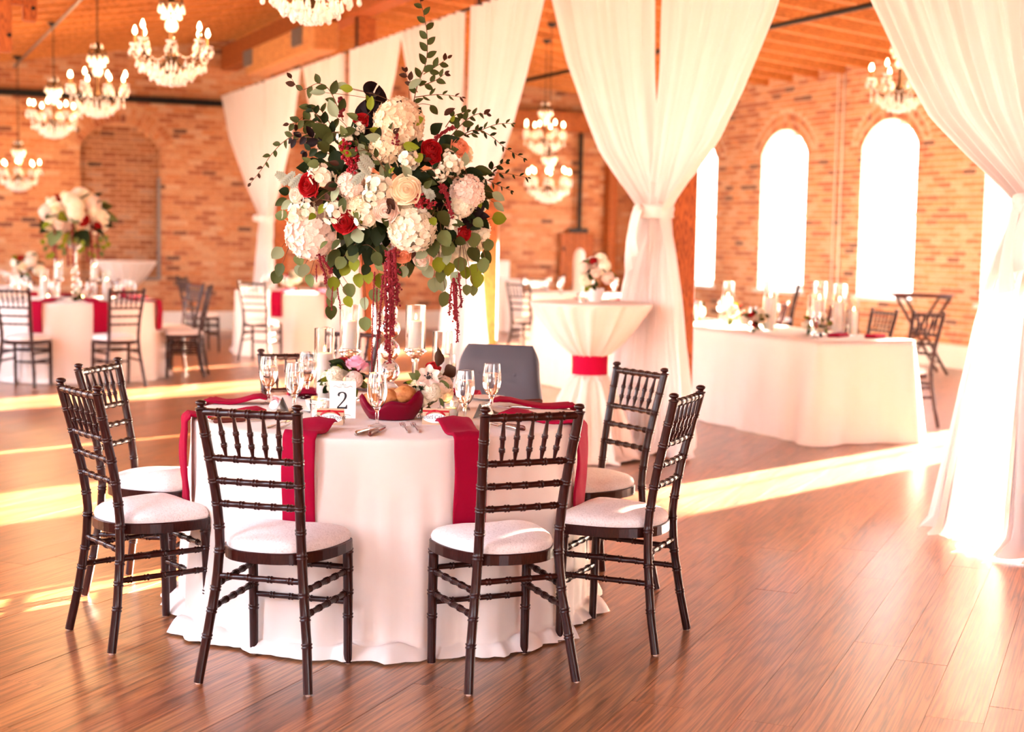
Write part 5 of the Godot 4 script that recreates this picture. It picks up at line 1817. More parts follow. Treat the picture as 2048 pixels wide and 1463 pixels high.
# ---------------------------------------------------------------- chandeliers
func make_chandelier() -> Node3D:      # origin at the bottom ball's lowest point
	var t := thing("chandelier", "", "chandelier")
	var drop := Mb.new().lathe([Vector2(0, -0.052), Vector2(0.007, -0.048), Vector2(0.0115, -0.04), Vector2(0.01, -0.028), Vector2(0.005, -0.012), Vector2(0.0015, -0.002), Vector2(0, 0)], 7, Transform3D(), 0.98).mesh()
	var bob := Mb.new().lathe([Vector2(0.006, 0), Vector2(0.022, 0.003), Vector2(0.036, 0.014), Vector2(0.04, 0.022), Vector2(0.037, 0.022), Vector2(0.02, 0.01), Vector2(0.006, 0.008)], 16).mesh()
	var sleeve := Mb.new().lathe([Vector2(0, 0), Vector2(0.0095, 0), Vector2(0.009, 0.075), Vector2(0.006, 0.078), Vector2(0, 0.078)], 10).mesh()
	var bulb := Mb.new().lathe([Vector2(0, 0), Vector2(0.007, 0.002), Vector2(0.0145, 0.016), Vector2(0.0155, 0.026), Vector2(0.009, 0.046), Vector2(0.002, 0.062), Vector2(0, 0.063)], 10).mesh()
	var brass: Material = M.dark_brass
	put("stem", Mb.new().lathe([Vector2(0, 0.06), Vector2(0.012, 0.065), Vector2(0.045, 0.1), Vector2(0.03, 0.16), Vector2(0.05, 0.215), Vector2(0.02, 0.25), Vector2(0.012, 0.33), Vector2(0.02, 0.37), Vector2(0.009, 0.4), Vector2(0.009, 0.56), Vector2(0.035, 0.585), Vector2(0.02, 0.62), Vector2(0.03, 0.66), Vector2(0.012, 0.7), Vector2(0, 0.705)], 14), brass, t)
	put("ball", Mb.new().lathe([Vector2(0, 0), Vector2(0.016, 0.004), Vector2(0.026, 0.017), Vector2(0.0275, 0.03), Vector2(0.02, 0.047), Vector2(0, 0.056)], 12), M.crystal, t)
	put("ball", Mb.new().lathe([Vector2(0, -0.05), Vector2(0.03, -0.042), Vector2(0.046, -0.016), Vector2(0.048, 0.008), Vector2(0.034, 0.036), Vector2(0, 0.048)], 14, at_turn(Vector3(0, 0.43, 0))), M.crystal, t)
	for k in 8:
		var a := TAU * k / 8.0 + 0.2
		var d := Vector3(cos(a), 0, sin(a))
		var r := 0.25 + 0.02 * (k % 2)
		var y := 0.275 + 0.02 * (k % 2)
		put("arm", Mb.new().tube(curve([d * 0.03 + Vector3(0, 0.2, 0), d * 0.09 + Vector3(0, 0.15, 0), d * (r * 0.72) + Vector3(0, 0.17, 0), d * r + Vector3(0, y - 0.05, 0), d * r + Vector3(0, y, 0)], 5), 0.0055, 7), brass, t)
		put("drip_pan", bob, M.crystal, t, at_turn(d * r + Vector3(0, y, 0)))
		put("candle_sleeve", sleeve, M.candle_sleeve, t, at_turn(d * r + Vector3(0, y + 0.006, 0)))
		put("bulb", bulb, M.bulb, t, at_turn(d * r + Vector3(0, y + 0.084, 0)))
		for j in 6:
			var b := TAU * j / 6.0
			put("crystal_drop", drop, M.crystal, t, at_turn(d * r + Vector3(cos(b) * 0.036, y + 0.012 - 0.02 * (j % 2), sin(b) * 0.036), b, 1.1 if j % 2 else 0.95))
		# bead swags to the next arm and down to the bottom
		var a2 := TAU * (k + 1) / 8.0 + 0.2
		var d2 := Vector3(cos(a2), 0, sin(a2))
		var sw := Mb.new()
		for j in 11:
			var f := j / 10.0
			sw.lathe([Vector2(0, -0.0075), Vector2(0.0065, -0.003), Vector2(0.0065, 0.003), Vector2(0, 0.0075)], 6, at_turn(d.lerp(d2, f) * r * 1.02 + Vector3(0, y - 0.02 - 0.09 * sin(f * PI), 0)))
		for j in 13:
			var f := j / 12.0
			sw.lathe([Vector2(0, -0.0085), Vector2(0.0075, -0.003), Vector2(0.0075, 0.003), Vector2(0, 0.0085)], 6, at_turn(d * lerpf(r * 0.98, 0.03, f) + Vector3(0, lerpf(y - 0.03, 0.075, f) - 0.055 * sin(f * PI), 0)))
		put("bead_swag", sw, M.crystal, t)
		for j in 4:
			var f := [0.25, 0.5, 0.72, 0.9][j] as float
			put("crystal_drop", drop, M.crystal, t, at_turn(d * lerpf(r, 0.03, f) + Vector3(0, lerpf(y - 0.03, 0.075, f) - 0.055 * sin(f * PI) - 0.004, 0), a, 1.25))
		for j in 3:
			put("crystal_drop", drop, M.crystal, t, at_turn(d.lerp(d2, 0.2 + 0.3 * j) * (r * 0.8 - 0.04 * (j % 2)) + Vector3(0, 0.16 - 0.03 * (j % 2), 0), a + j, 1.3))
			put("crystal_drop", drop, M.crystal, t, at_turn(d.lerp(d2, 0.1 + 0.35 * j) * (0.13 - 0.03 * (j % 2)) + Vector3(0, 0.11 - 0.02 * (j % 2), 0), a + j, 1.2))
		put("crystal_drop", drop, M.crystal, t, at_turn(d.lerp(d2, 0.5) * r * 1.02 + Vector3(0, y - 0.115, 0), a, 1.2))
	for k in 10:
		var a := TAU * k / 10.0
		put("crystal_drop", drop, M.crystal, t, at_turn(Vector3(cos(a) * 0.085, 0.575, sin(a) * 0.085), a, 1.2))
		put("crystal_drop", drop, M.crystal, t, at_turn(Vector3(cos(a + 0.3) * 0.062, 0.53, sin(a + 0.3) * 0.062), a, 1.15))
		if k % 2 == 0:
			put("crystal_drop", drop, M.crystal, t, at_turn(Vector3(cos(a) * 0.05, 0.685, sin(a) * 0.05), a, 0.9))
	var crown := Mb.new()
	crown.lathe([Vector2(0.08, 0.575), Vector2(0.09, 0.58), Vector2(0.08, 0.588), Vector2(0.07, 0.58), Vector2(0.08, 0.575)], 18)
	for k in 8:
		var a := TAU * k / 8.0
		var d := Vector3(cos(a), 0, sin(a))
		crown.tube(curve([d * 0.02 + Vector3(0, 0.62, 0), d * 0.06 + Vector3(0, 0.64, 0), d * 0.085 + Vector3(0, 0.585, 0)], 4), 0.004, 5)
	put("crown", crown, brass, t)
	return t


func hang_chandeliers() -> void:
	var c := make_chandelier()
	var spots := [[10.6, 2.05, 2.47, "crystal chandelier with all its bulbs in view, upper left, third nearest in the row"], [7.1, 2.05, 2.47, "nearest crystal chandelier, only its lower drops in the frame above the tall bouquet"], [14.1, 2.05, 2.48, "crystal chandelier in the hall's row that hangs on the chain left of the fullest one"], [17.4, 2.05, 2.47, "crystal chandelier in the hall's row partly hidden behind a nearer one"], [20.9, 2.0, 1.95, "lowest crystal chandelier at the left edge over the far tables"], [17.4, 8.15, 2.53, "upper of the two crystal chandeliers seen between the curtains in the aisle"], [16.3, 7.7, 1.88, "lower of the two crystal chandeliers seen between the curtains in the aisle"], [10.35, 8.2, 2.58, "crystal chandelier before the window wall, half behind the right-hand curtain"]]
	var made := [c]
	for k in spots.size():
		var s: Array = spots[k]
		var pos := P(s[0], s[1], s[2])
		if k == 0:
			c.position = pos
			tag(c, s[3], "", "crystal chandeliers")
		else:
			made.append(dup(c, pos, k * 0.21, s[3]))
	for k in spots.size():
		var s: Array = spots[k]
		var o: Node3D = made[k]
		# chain up to the roof
		var top := roof(s[1]) - 0.13
		var ch := Mb.new()
		var y := 0.7
		var n := 0
		while s[2] + y < top:
			var turn := PI / 2 * (n % 2)
			var pts := []
			for j in 9:
				var a := TAU * j / 8.0
				pts.append(Basis(Vector3.UP, turn) * Vector3(cos(a) * 0.009, sin(a) * 0.019, 0) + Vector3(0, y + 0.017, 0))
			ch.tube(pts, 0.003, 5, false)
			y += 0.03
			n += 1
		ch.lathe([Vector2(0, 0), Vector2(0.02, 0), Vector2(0.055, 0.03), Vector2(0.06, 0.05), Vector2(0, 0.05)], 14, at_turn(Vector3(0, top - s[2] - 0.02, 0)))
		put("chain", ch, M.black_iron, o)
		var l := OmniLight3D.new()
		l.name = "chandelier_light"
		l.light_color = Color(1.0, 0.8, 0.58)
		l.light_energy = 0.16
		l.light_size = 0.25
		l.omni_range = 20.0
		l.omni_attenuation = 2.0
		l.shadow_enabled = true
		l.position = Vector3(0, 0.43, 0)
		o.add_child(l)
		l.position = Vector3(0, 0.48, 0.1)


# ---------------------------------------------------------------- the other tables
func cocktail_cloth(seed_: int) -> Mb:
	var g := FastNoiseLite.new()
	g.seed = seed_
	g.frequency = 0.8
	var prof := [[0.0, 1.045], [0.2, 1.045], [0.385, 1.045], [0.4, 1.042], [0.405, 1.03], [0.37, 0.98], [0.3, 0.88], [0.22, 0.78], [0.14, 0.71], [0.095, 0.68], [0.088, 0.63], [0.095, 0.58], [0.14, 0.52], [0.2, 0.4], [0.25, 0.26], [0.29, 0.1], [0.32, 0.03], [0.38, 0.012]]
	return Mb.new().sheet(150, prof.size() * 2 - 2, func(s, t):
		var f: float = t * (prof.size() - 1)
		var k := mini(int(f), prof.size() - 2)
		var r := lerpf(prof[k][0], prof[k + 1][0], f - k)
		var y := lerpf(prof[k][1], prof[k + 1][1], f - k)
		var a: float = s * TAU
		var n := g.get_noise_2d(cos(a) * 2.0, sin(a) * 2.0)
		var w := sin(a * 17.0 + n * 5.0)
		var deep := 0.0
		if y < 1.03:
			deep = lerpf(0.016, 0.01, clampf(absf(y - 0.63) / 0.4, 0, 1))
			if y < 0.55:
				w = sin(a * 10.0 + n * 6.0)
				deep = lerpf(0.01, 0.04, clampf((0.55 - y) / 0.4, 0, 1))
		return Vector3(cos(a) * (r + w * deep), maxf(y + (0.012 * sin(a * 7.0 + n * 6.0) if y < 0.04 else 0.0), 0.006), sin(a) * (r + w * deep)), true)


func cocktail_table(at: Vector3, label: String, band_label: String, seed_: int) -> void:
	tag(put("cocktail_tablecloth", cocktail_cloth(seed_), M.white_cloth, null, at_turn(at)), label, "tablecloth", "tall cocktail tables in tied white cloths")
	tag(put("red_ribbon", Mb.new().lathe([Vector2(0.098, 0.565), Vector2(0.121, 0.565), Vector2(0.119, 0.63), Vector2(0.121, 0.692), Vector2(0.098, 0.692)], 30), M.red_band, null, at_turn(at)), band_label, "sash", "red sashes round the cocktail tables")


func rect_cloth(u0: float, u1: float, v0: float, v1: float, h: float, seed_: int) -> Mb:
	var g := FastNoiseLite.new()
	g.seed = seed_
	g.frequency = 0.8
	var b := Mb.new()
	var pts := []
	var corner := []
	var r := 0.03
	# walk round the top's outline
	var cs := [Vector2(v0, -u0), Vector2(v0, -u1), Vector2(v1, -u1), Vector2(v1, -u0)]
	for k in 4:
		var a: Vector2 = cs[k]
		var e: Vector2 = cs[(k + 1) % 4]
		var n := int(a.distance_to(e) / 0.03)
		for j in n:
			pts.append(a.lerp(e, float(j) / n))
			var edge := minf(float(j), float(n - j)) * 0.03
			corner.append(exp(-edge * edge / 0.02))
	var mid := Vector2((v0 + v1) / 2, -(u0 + u1) / 2)
	var n := pts.size()
	b.sheet(n, 20, func(s, t):
		var k := int(round(s * n)) % n
		var p: Vector2 = pts[k]
		if t < 0.15:
			var q := mid.lerp(p, t / 0.15)
			return Vector3(q.x, h, q.y)
		var d: float = (t - 0.15) / 0.85
		var o := Vector2.ZERO
		if absf(p.x - v0) < 0.001:
			o.x -= 1
		if absf(p.x - v1) < 0.001:
			o.x += 1
		if absf(p.y + u0) < 0.001:
			o.y += 1
		if absf(p.y + u1) < 0.001:
			o.y -= 1
		o = o.normalized()
		var w := g.get_noise_2d(p.x * 4.0, p.y * 4.0) * 0.05 + 0.008 * sin((p.x + p.y) * 24.0)
		var y := h * (1.0 - d)
		return Vector3(p.x, 0, p.y) + Vector3(o.x, 0, o.y) * (0.01 + (w + 0.03) * d + corner[k] * 0.07 * d) + Vector3(0, maxf(y, 0.006), 0), true)
	return b


func build_far() -> void:
	hang_chandeliers()
	var chair := get_node("chiavari_chair") as Node3D
	var goblet := get_node("water_goblet") as Node3D
	var cyl := get_node("candle_cylinder") as Node3D
	var stem := get_node("stemmed_candle_holder") as Node3D
	var votive := get_node("votive_candle") as Node3D
	var fork_ := get_node("fork") as Node3D
	# left table with its own tall flowers
	var far_cloth := round_cloth(0.84, TOP, 0.06, 10, 7, 110).mesh()
	var t2 := P(15.2, 1.98)
	tag(put("tablecloth", far_cloth, M.white_cloth, null, at_turn(t2)), "white floor-length cloth of the round table at the left with its own tall flowers", "tablecloth")
	var ch2 := [[-148.0, "chair at the left table with its back to us, leftmost one"], [167.0, "chair with its back to us at the left table, before the flower stand"], [108.0, "chair at the left table's right side, turned sideways"], [75.0, "chair behind the sideways one at the left table"], [20.0, "chair at the far side of the left table"], [-105.0, "chair at the left table cut off by the photo's left edge"]]
	for e in ch2:
		var a := deg_to_rad(e[0])
		dup(chair, P(15.2 + cos(a) * 0.92, 1.98 + sin(a) * 0.92), facing(e[0] + 180.0), "dark chiavari " + e[1], "dark chiavari chairs about the hall")
	var nk := napkin_mesh(Vector2(-0.4, 0.0), Vector2(-0.84, 0.0), 0.27, 0.14, 0.856)
	var nkm := nk.mesh()
	for e in [[-148.0, "red napkin hanging from the left table in front of its leftmost chair"], [172.0, "red napkin hanging from the left table behind the chair with its back to us"], [120.0, "red napkin hanging at the left table's right side"], [60.0, "red napkin on the left table's far right"], [0.0, "red napkin on the far side of the left table"]]:
		tag(put("red_napkin", nkm, M.red_cloth, null, at_turn(t2, -deg_to_rad(e[0] - 180.0))), e[1], "napkin", "red napkins on the farther tables")
	var stand := get_node("crystal_stand") as Node3D
	dup(stand, t2 + Vector3(0, TOP, 0), 0.4, "tall crystal flower stand at the middle of the left table", "", 0.82)
	var b2 := make_posy("tall_bouquet", 0.33, 41, ["hb", "rw", "hw", "hc", "rr", "s", "hw", "rw", "hb", "s", "rr", "hw", "rb", "hw", "rw", "hc", "s", "hb", "rr", "hw", "rw", "hw", "s", "hc", "rr", "rw", "hw", "rb", "hb", "rr", "rw", "s"], 0.85, 0.62)
	b2.position = t2 + Vector3(0, 1.3, 0)
	b2.set_meta("label", "tall bouquet of white flowers with lime foliage on the left table, before the brick wall")
	for k in 40:
		var a := rng.randf() * TAU
		var q := Vector3(cos(a) * rng.randf_range(0.2, 0.36), rng.randf_range(-0.08, 0.14), sin(a) * rng.randf_range(0.2, 0.36))
		put("eucalyptus_leaf", L.round, M.leaf_lime if k % 3 else M.leaf_sage, b2, leaf_at(q, Vector3(q.x * 0.5, -1, q.z * 0.5), Vector3(rng.randf_range(-1, 1), 0.3, 1), 0.06))
	for k in 7:
		var a := k * 0.9
		var p := Vector3(cos(a) * 0.22, 0.05, sin(a) * 0.22)
		put("hanging_amaranth", plume([p + Vector3(0, 0.2, 0), p, p + Vector3(0.01, -0.2 - 0.03 * (k % 3), 0)], 0.012, k), M.amaranth, b2)
	for e in [[-0.1, -0.17, stem, "stemmed candle holder left of the left table's flower stand"], [-0.16, 0.17, stem, "stemmed candle holder right of the left table's flower stand"], [-0.05, -0.3, cyl, "glass candle cylinder at the left of the left table's candles"], [-0.25, 0.27, cyl, "glass candle cylinder at the right of the left table's candles"], [-0.35, -0.3, votive, "votive candle among the left table's left goblets"], [-0.4, 0.02, votive, "votive candle before the left table's stand"]]:
		dup(e[2], t2 + Vector3(e[1], TOP, -e[0]), 0.0, e[3], "candles on the farther tables")
	for k in 11:
		var a := deg_to_rad(k * 360.0 / 11.0 + 10.0)
		dup(goblet, t2 + Vector3(sin(a) * 0.56, TOP, -cos(a) * 0.56), k * 0.6, "water goblet in the ring of goblets on the left table", "water goblets on the left table")
	var lowp := make_posy("low_flowers", 0.09, 51, ["rr", "hw", "rr", "hb", "rp", "s"], 0.8)
	lowp.position = t2 + Vector3(0.02, TOP + 0.001, 0.4)
	lowp.set_meta("label", "low red and white flowers at the front of the left table")
	# table behind it at the photo's left edge
	var t3 := P(18.5, 1.35)
	var cloth3 := round_cloth(0.76, TOP, 0.05, 9, 13, 90).mesh()
	tag(put("tablecloth", cloth3, M.white_cloth, null, at_turn(t3)), "white cloth of the table at the photo's left edge, behind the left table", "tablecloth")
	var b3 := make_posy("tall_bouquet", 0.17, 61, ["hw", "rr", "rb", "hb", "hw", "rr", "rw", "s", "hw", "rb"], 0.9)
	b3.position = t3 + Vector3(0.5, TOP + 0.09, 0.05)
	b3.set_meta("label", "smaller round bouquet with dark leaves at the photo's left edge, behind the left table")
	tag(put("flower_vase", Mb.new().lathe([Vector2(0, 0), Vector2(0.05, 0), Vector2(0.055, 0.1), Vector2(0.05, 0.13), Vector2(0.045, 0.1), Vector2(0, 0.01)], 20), M.clear_glass, null, at_turn(t3 + Vector3(0.5, TOP, 0.05))), "clear vase under the smaller bouquet at the photo's left edge", "vase")
	tag(put("table_number", Mb.new().box(Vector3(0, 0.08, 0), Vector3(0.11, 0.16, 0.004), 0.001), M.card, null, at_turn(t3 + Vector3(0.33, TOP, 0.4), -0.4)), "white number card at the photo's left edge before the smaller bouquet", "table number")
	for k in 6:
		var a := k * 1.05
		dup(goblet, t3 + Vector3(cos(a) * 0.5, TOP, sin(a) * 0.5), k * 0.6, "water goblet on the table at the photo's left edge", "water goblets on the left-edge table")
	for e in [140.0, 100.0]:
		tag(put("red_napkin", nkm, M.red_cloth, null, at_turn(t3, -deg_to_rad(e - 180.0), 0.93)), "red napkin on the left-edge table, %s" % ("nearer one" if e > 120 else "one at its side"), "napkin", "red napkins on the farther tables")
	# cocktail tables
	cocktail_table(P(20.9, 3.42), "white cloth of the far cocktail table before the blocked brick arch", "red sash round the far cocktail table", 71)
	var ct := P(8.72, 4.45)
	cocktail_table(ct, "white gathered cloth of the tall cocktail table beside the middle curtain", "red sash round the near cocktail table", 72)
	var b4 := make_posy("low_flowers", 0.105, 77, ["hw", "rr", "hb", "hw", "hb", "s", "rb", "hw", "hb", "hw"], 1.25)
	b4.position = ct + Vector3(0.05, 1.1, -0.04)
	b4.set_meta("label", "white and pink flowers in a bowl on the near cocktail table")
	tag(put("flower_vase", Mb.new().lathe([Vector2(0, 0), Vector2(0.04, 0), Vector2(0.055, 0.05), Vector2(0.06, 0.09), Vector2(0.054, 0.09), Vector2(0.03, 0.01), Vector2(0, 0.008)], 20), M.porcelain, null, at_turn(ct + Vector3(0.05, 1.045, -0.04))), "white bowl under the near cocktail table's flowers", "vase")
	dup(votive, ct + Vector3(-0.12, 1.045, 0.1), 0.0, "votive candle on the near cocktail table", "candles on the farther tables")
	# middle table behind the curtains, chairs in the sun
	var t5 := P(17.6, 5.02)
	tag(put("tablecloth", far_cloth, M.white_cloth, null, at_turn(t5, 1.0)), "white cloth of the round table behind the tall bouquet, beyond the far curtains", "tablecloth")
	for e in [[17.95, 3.98, 82.0, "chair turned sideways in full sun before the far brick wall"], [16.62, 4.3, 38.0, "chair with its back to us before the table behind the far curtains"], [18.55, 5.5, 205.0, "chair on the far side of the round table behind the far curtains"]]:
		dup(chair, P(e[0], e[1]), facing(e[2]), "dark chiavari " + e[3], "dark chiavari chairs about the hall")
	for e in [[-142.0, "red napkin hanging from the table behind the far curtains"], [175.0, "red napkin on the table behind the far curtains, behind the tall bouquet"]]:
		tag(put("red_napkin", nkm, M.red_cloth, null, at_turn(t5, -deg_to_rad(e[0] - 180.0))), e[1], "napkin", "red napkins on the farther tables")
	for k in 8:
		var a := k * 0.785
		dup(goblet, t5 + Vector3(cos(a) * 0.5, TOP, sin(a) * 0.5), k * 0.6, "water goblet on the table behind the far curtains", "water goblets on the table behind the far curtains")
	var b5 := make_posy("low_flowers", 0.13, 81, ["hw", "rr", "hb", "hw", "rw", "s", "hw", "rr"], 0.9)
	b5.position = t5 + Vector3(-0.2, TOP + 0.001, 0.1)
	b5.set_meta("label", "low white flowers on the table behind the far curtains")
	# table in the aisle beyond the cocktail table
	var t6 := P(17.0, 8.55)
	tag(put("tablecloth", cloth3, M.white_cloth, null, at_turn(t6, 0.5)), "white cloth of the round table in the aisle beyond the cocktail table", "tablecloth")
	for e in [[16.55, 7.68, 58.0, "chair with its back to us beside the aisle table"], [17.9, 8.4, 190.0, "chair on the far side of the aisle table"], [16.1, 9.0, -25.0, "chair at the aisle table behind the cocktail table's cloth"], [17.3, 9.5, 250.0, "chair at the aisle table's window side"]]:
		dup(chair, P(e[0], e[1]), facing(e[2]), "dark chiavari " + e[3], "dark chiavari chairs about the hall")
	for k in 7:
		var a := k * 0.9
		dup(goblet, t6 + Vector3(cos(a) * 0.45, TOP, sin(a) * 0.45), k * 0.6, "water goblet on the aisle table", "water goblets on the aisle table")
	for e in [-150.0, 170.0, 130.0]:
		tag(put("red_napkin", nkm, M.red_cloth, null, at_turn(t6, -deg_to_rad(e - 180.0), 0.93)), "red napkin on the aisle table %s" % ["near its left chair", "at its near edge", "at its window side"][[-150.0, 170.0, 130.0].find(e)], "napkin", "red napkins on the farther tables")
	# long head table by the windows
	tag(put("tablecloth", rect_cloth(8.75, 13.6, 6.3, 7.15, 0.76, 91), M.white_cloth), "white floor-length cloth over the long table at the right by the windows", "tablecloth")
	var hp := [[9.75, 6.42, 0.1, 92, ["hw", "rr", "hb", "rw", "hw", "s", "rr"], "low flowers with red roses on the long table, nearest the middle curtain's post"], [10.25, 6.55, 0.11, 93, ["rr", "hw", "hb", "rr", "hw", "hc"], "low flowers on the long table, second from the post"], [9.2, 6.6, 0.1, 94, ["hw", "rr", "hw", "rb", "s", "hw"], "low flowers among the tall candles on the long table's near end"], [10.9, 6.5, 0.12, 95, ["rr", "hw", "rr", "hb", "hw"], "low flowers on the long table's far half, close to the curtain"], [11.7, 6.6, 0.11, 96, ["hw", "rb", "rr", "hw"], "low flowers on the long table's farthest part"]]
	for e in hp:
		var b := make_posy("low_flowers", e[2], e[3], e[4], 0.85)
		b.position = P(e[0], e[1], 0.762)
		tag(b, e[5], "", "low flowers along the long table")
	for e in [[9.85, 6.62, 1.35, "tall glass candle cylinder on the long table, left one before the brick"], [9.42, 6.78, 1.35, "tall glass candle cylinder on the long table, right before a window"], [9.3, 6.88, 1.3, "tall glass candle cylinder on the long table, close behind the one before the window"], [9.25, 6.98, 0.95, "short glass candle cylinder on the long table, rightmost one"], [9.6, 6.85, 1.0, "short glass candle cylinder in the middle of the long table's candles"], [10.6, 6.7, 1.2, "glass candle cylinder far along the long table"]]:
		dup(cyl, P(e[0], e[1], 0.762), e[0], e[3], "candles on the long table", e[2])
	for k in 9:
		dup(goblet, P(9.0 + k * 0.42, 6.45 + 0.5 * (k % 2), 0.762), k * 0.6, "water goblet among the flowers on the long table", "water goblets on the long table")
	for e in [[8.98, 6.98, "folded red napkin at the long table's right end"], [9.12, 6.75, "folded red napkin in the middle of the long table's near end"]]:
		tag(put("red_napkin", Mb.new().box(Vector3(0, 0.014, 0), Vector3(0.2, 0.026, 0.1), 0.011), M.red_cloth, null, at_turn(P(e[0], e[1], 0.762), 0.5)), e[2], "napkin", "red napkins on the farther tables")
	for e in [[10.45, 7.32, -85.0, "chair back beyond the long table, left one of the three"], [9.95, 7.4, -88.0, "chair back beyond the long table, middle one of the three"], [9.5, 7.53, -95.0, "chair at the long table's right end, its post sparkling in the sun"], [11.4, 7.32, -90.0, "chair beyond the long table, behind its tall candles"]]:
		dup(chair, P(e[0], e[1]), facing(e[2]), "dark chiavari " + e[3], "dark chiavari chairs about the hall")
	dup(chair, P(16.3, 10.9), facing(-60.0), "dark chiavari chair far off between the long table's flowers and the brick", "dark chiavari chairs about the hall")
	# tray stand by the windows
	var ts := thing("tray_stand", "dark folding tray stand by the brick wall behind the long table's chairs", "tray stand", P(13.45, 11.1), -deg_to_rad(24.0))
	for z in [-0.2, 0.2]:
		for s in [-1.0, 1.0]:
			put("leg", Mb.new().box(Vector3.ZERO, Vector3(0.03, 1.02, 0.022), 0.005, Transform3D(Basis(Vector3.BACK, s * 0.53), Vector3(0, 0.44, z + 0.012 * s))), M.mahogany, ts)
	for s in [-1.0, 1.0]:
		put("top_bar", Mb.new().box(Vector3(s * 0.25, 0.865, 0), Vector3(0.03, 0.03, 0.46), 0.005), M.mahogany, ts)
		put("foot_bar", Mb.new().box(Vector3(s * 0.18, 0.14, 0), Vector3(0.025, 0.025, 0.42), 0.005), M.mahogany, ts)
	put("strap", Mb.new().box(Vector3(0, 0.875, 0.12), Vector3(0.5, 0.004, 0.05), 0.001), M.black_iron, ts)
	var tr := put("tray", Mb.new().lathe([Vector2(0, 0), Vector2(0.3, 0.0), Vector2(0.33, 0.022), Vector2(0.325, 0.026), Vector2(0.3, 0.008), Vector2(0, 0.008)], 32, Transform3D(Basis().scaled(Vector3(1.12, 1, 0.85)), Vector3.ZERO)), M.wood_handle, null, at_turn(P(13.45, 11.1, 0.882), -deg_to_rad(24.0)))
	tag(tr, "dark oval serving tray resting on the folding stand", "tray")
	# far end of the aisle
	tag(put("draped_cart", rect_cloth(20.9, 21.4, 8.9, 9.42, 0.82, 99), M.white_cloth), "white draped stand at the aisle's far end beside the curtain", "draped stand")
	tag(put("white_box", Mb.new().box(P(21.15, 9.16, 0.965), Vector3(0.26, 0.28, 0.26), 0.01), M.white_paint), "white box on top of the draped stand at the aisle's far end", "box")
	var fd := thing("fire_door", "orange wooden panel with a black iron head on the aisle's far brick wall", "door panel", P(21.93, 10.9))
	for k in 5:
		put("board", Mb.new().box(Vector3((k - 2) * 0.124, 1.1 + 0.02 * (2 - absf(k - 2)), 0), Vector3(0.12, 0.92, 0.05), 0.005), M.timber, fd)
	put("iron_head", Mb.new().box(Vector3(0, 1.6, 0.03), Vector3(0.34, 0.07, 0.05), 0.008), M.black_iron, fd)
	for y in [0.85, 1.3]:
		put("iron_knob", Mb.new().lathe([Vector2(0, 0), Vector2(0.03, 0), Vector2(0.025, 0.02), Vector2(0, 0.03)], 12, Transform3D(Basis(Vector3.RIGHT, PI / 2), Vector3(-0.25, y, 0.025))), M.black_iron, fd)
	tag(put("hanging_pipe", Mb.new().tube([P(21.9, 10.92, 1.62), P(21.9, 10.92, 3.2)], 0.035, 10), M.black_iron), "black iron pipe running down the aisle's far wall to the wooden panel", "pipe")
	tag(put("pedestal", Mb.new().lathe([Vector2(0, 0), Vector2(0.11, 0), Vector2(0.1, 0.03), Vector2(0.09, 0.06), Vector2(0.088, 1.15), Vector2(0.075, 1.25), Vector2(0.04, 1.31), Vector2(0, 1.325)], 22), M.plaster, null, at_turn(P(19.7, 9.84))), "pale round-topped pedestal before the wooden panel in the aisle", "pedestal")
	# timber box with grilles over the far curtains
	var tb := thing("grille_box", "long timber box with two grey grilles above the far curtains", "vent box", P(17.5, 4.78, 3.49))
	put("box_body", Mb.new().box(Vector3(0, 0.16, 0), Vector3(0.3, 0.32, 3.1), 0.02), M.timber_pale, tb)
	for z in [0.95, -1.35]:
		var gr := put("grille", Mb.new().box(Vector3(-0.16, 0.2, z), Vector3(0.03, 0.2, 0.36), 0.004), M.grey_metal, tb)
		for k in 9:
			put("slat", Mb.new().box(Vector3(-0.18, 0.2, z - 0.16 + k * 0.04), Vector3(0.012, 0.19, 0.02), 0.002), M.grey_metal, gr)
	# timbers hanging from the roof at the upper left
	var tm := thing("hanging_timbers", "bolted timber hangers below the roof in the upper left corner", "timber hanger", P(11.6, 1.15, 0))
	put("upright", Mb.new().box(Vector3(0.05, 3.35, 0), Vector3(0.1, 0.72, 0.1), 0.008), M.timber, tm)
	put("cross_piece", Mb.new().box(Vector3(-0.25, 3.16, 0.03), Vector3(0.6, 0.12, 0.1), 0.008), M.timber, tm)
	put("upright", Mb.new().box(Vector3(-0.14, 3.05, 0.12), Vector3(0.1, 0.62, 0.1), 0.008), M.timber, tm)
	for e in [[0.04, 3.17, 0.06], [0.07, 3.08, 0.06], [-0.11, 2.86, 0.18]]:
		put("bolt", Mb.new().lathe([Vector2(0, 0), Vector2(0.016, 0), Vector2(0.016, 0.014), Vector2(0, 0.014)], 6, Transform3D(Basis(Vector3.RIGHT, PI / 2), Vector3(e[0], e[1], e[2] - 0.01))), M.black_iron, tm)
	# pipes under the roof and on the window wall
	tag(put("ceiling_conduit", Mb.new().tube([P(4.0, 2.05, roof(2.05) - 0.15), P(21.9, 2.05, roof(2.05) - 0.15)], 0.014, 8), M.grey_metal), "thin grey conduit under the roof above the row of chandeliers", "conduit")
	tag(put("sprinkler_pipe", Mb.new().tube([P(4.0, 9.2, roof(9.2) - 0.2), P(21.9, 9.2, roof(9.2) - 0.2)], 0.03, 10), M.black_iron), "dark pipe under the joists of the aisle's roof", "pipe")
	for e in [[16.35, "left"], [16.22, "right"]]:
		tag(put("wall_pipe", Mb.new().tube([P(e[0], 11.95, 0.3), P(e[0], 11.95, 3.7)], 0.012, 8), M.plaster), "thin pale pipe up the brick between two windows, %s one" % e[1], "pipe")


func build_all() -> void:
	make_flower_shapes()
	build_chairs()
	build_table()
	build_far()


